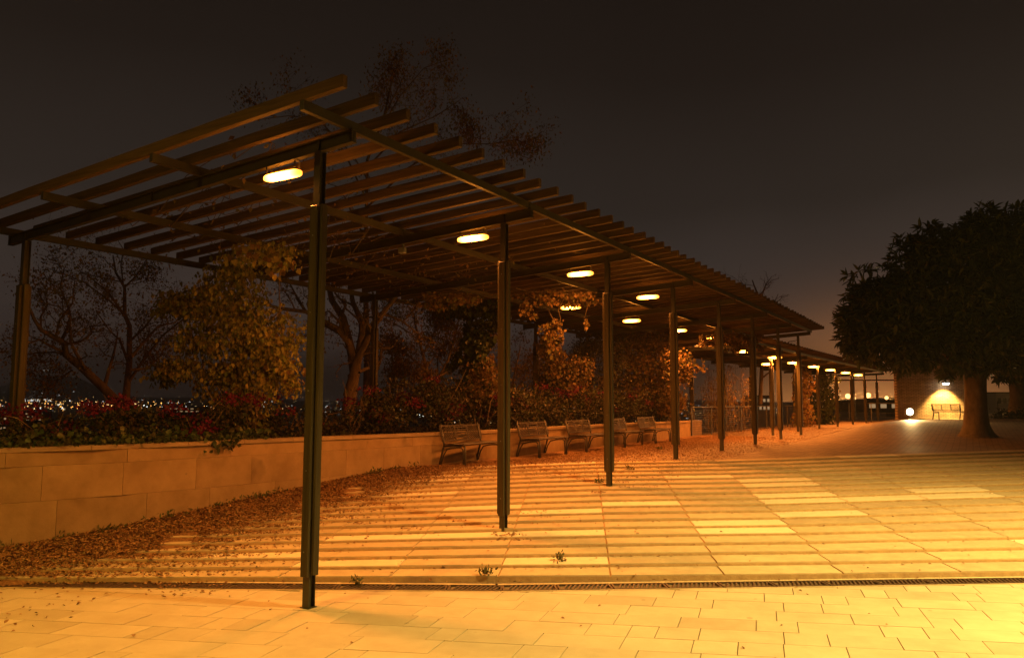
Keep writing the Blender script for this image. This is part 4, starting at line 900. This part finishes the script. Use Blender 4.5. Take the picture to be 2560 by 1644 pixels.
Z = gz(A[:, 0], A[:, 1])+.006+.012*lr.random(len(A)); Z = np.where(e_ < 1.25, np.maximum(Z, Zs+.012*lr.random(len(A))), Z); n = len(A)
T = lr.normal(size=(n, 3)); T[:, 2] = lr.normal(0, .22, n); Nn = lr.normal(0, .35, (n, 3)); Nn[:, 2] = 1
L_ = lr.uniform(.026, .056, n)*np.interp(A[:, 1], [9, 15], [1, .72]); o = link('fallen_leaves', leaf_mesh('fallen_leaves', np.column_stack([A, Z]), T, Nn, L_, L_*.3, M['litter'], .45)); o['kind'] = 'stuff'
# the matted leaf bed under the loose leaves smooths the steps along the wall
b = MB(); ys = np.linspace(4.3, 30.4, 150); nu = 12
for y in ys:
    w_ = np.interp(y, [4, 6, 8, 11, 13, 16, 31], [2.3, 1.8, 1.35, 1.0, .9, 1.0, .9])*(.8+.2*math.sin(y*2.1)+.12*math.sin(y*5.3))
    for u in np.linspace(0, 1, nu):
        x = float(wx(y))+.005+u*w_; k, t = inv(x, y); zz = ZB+(ZT-ZB)*min(1, max(0, t[0]+.5/NR)) if t[0] < 1 else ZT
        b.v.append((x, y, zz+.026*(1-u**2)-.03*u**4+.006*math.sin(x*31+y*17)+.005*math.sin(x*13-y*29)))
for i in range(len(ys)-1):
    for j in range(nu-1): b.f.append((i*nu+j, i*nu+j+1, (i+1)*nu+j+1, (i+1)*nu+j)); b.m.append(0)
M['bed'] = noisy('matted_leaves', (.09, .041, .016), (.25, .13, .054), 26, .95, .8, 40, detail=3); o = b.build('leaf_bed', M['bed'], None, True); o['kind'] = 'stuff'
P = []
for _ in range(26):
    y = random.uniform(4.6, 12.5); x = float(wx(y))+random.uniform(.02, .12); s = random.uniform(.03, .12); z = float(gz(x, y)[0])
    for _ in range(26): P.append((x+random.gauss(0, s)*.5+.02, y+random.gauss(0, s*1.4), z+abs(random.gauss(0, s*.5))))
for q_ in ((1497, 1226), (892, 1452), (1575, 1206), (1650, 1155), (1213, 1440), (1395, 1392)):
    d = onz(*q_, .05 if q_[1] > 1400 else .42 if q_[1] < 1300 else .15)
    for _ in range(40): P.append((d[0]+random.gauss(0, .05), d[1]+random.gauss(0, .04), float(gz(d[0], d[1])[0])+abs(random.gauss(0, .04))))
P = np.array(P); o = link('weeds', leaf_mesh('weeds', P, rdir(len(P))+np.array([0, 0, .7]), rdir(len(P)), RNG.uniform(.03, .09, len(P)), RNG.uniform(.006, .016, len(P)), M['weed'], .3)); o['kind'] = 'stuff'
print('pavers', n_pv)
# ------------------------------------------------------------------ night haze over the town
def haze(dens):
    b = MB(); b.box((0, 0, 190), (19000, 19000, 520)); o = b.build('haze', None); o['kind'] = 'stuff'
    mt = bpy.data.materials.new('night_haze'); mt.use_nodes = True; t = mt.node_tree; t.nodes.clear()
    v = N(t, 'ShaderNodeVolumePrincipled'); v.inputs['Density'].default_value = dens; v.inputs['Color'].default_value = (.97, .95, .94, 1); v.inputs['Anisotropy'].default_value = 0
    oo = N(t, 'ShaderNodeOutputMaterial'); t.links.new(v.outputs[0], oo.inputs['Volume']); o.data.materials.append(mt)
haze(3.0e-4)
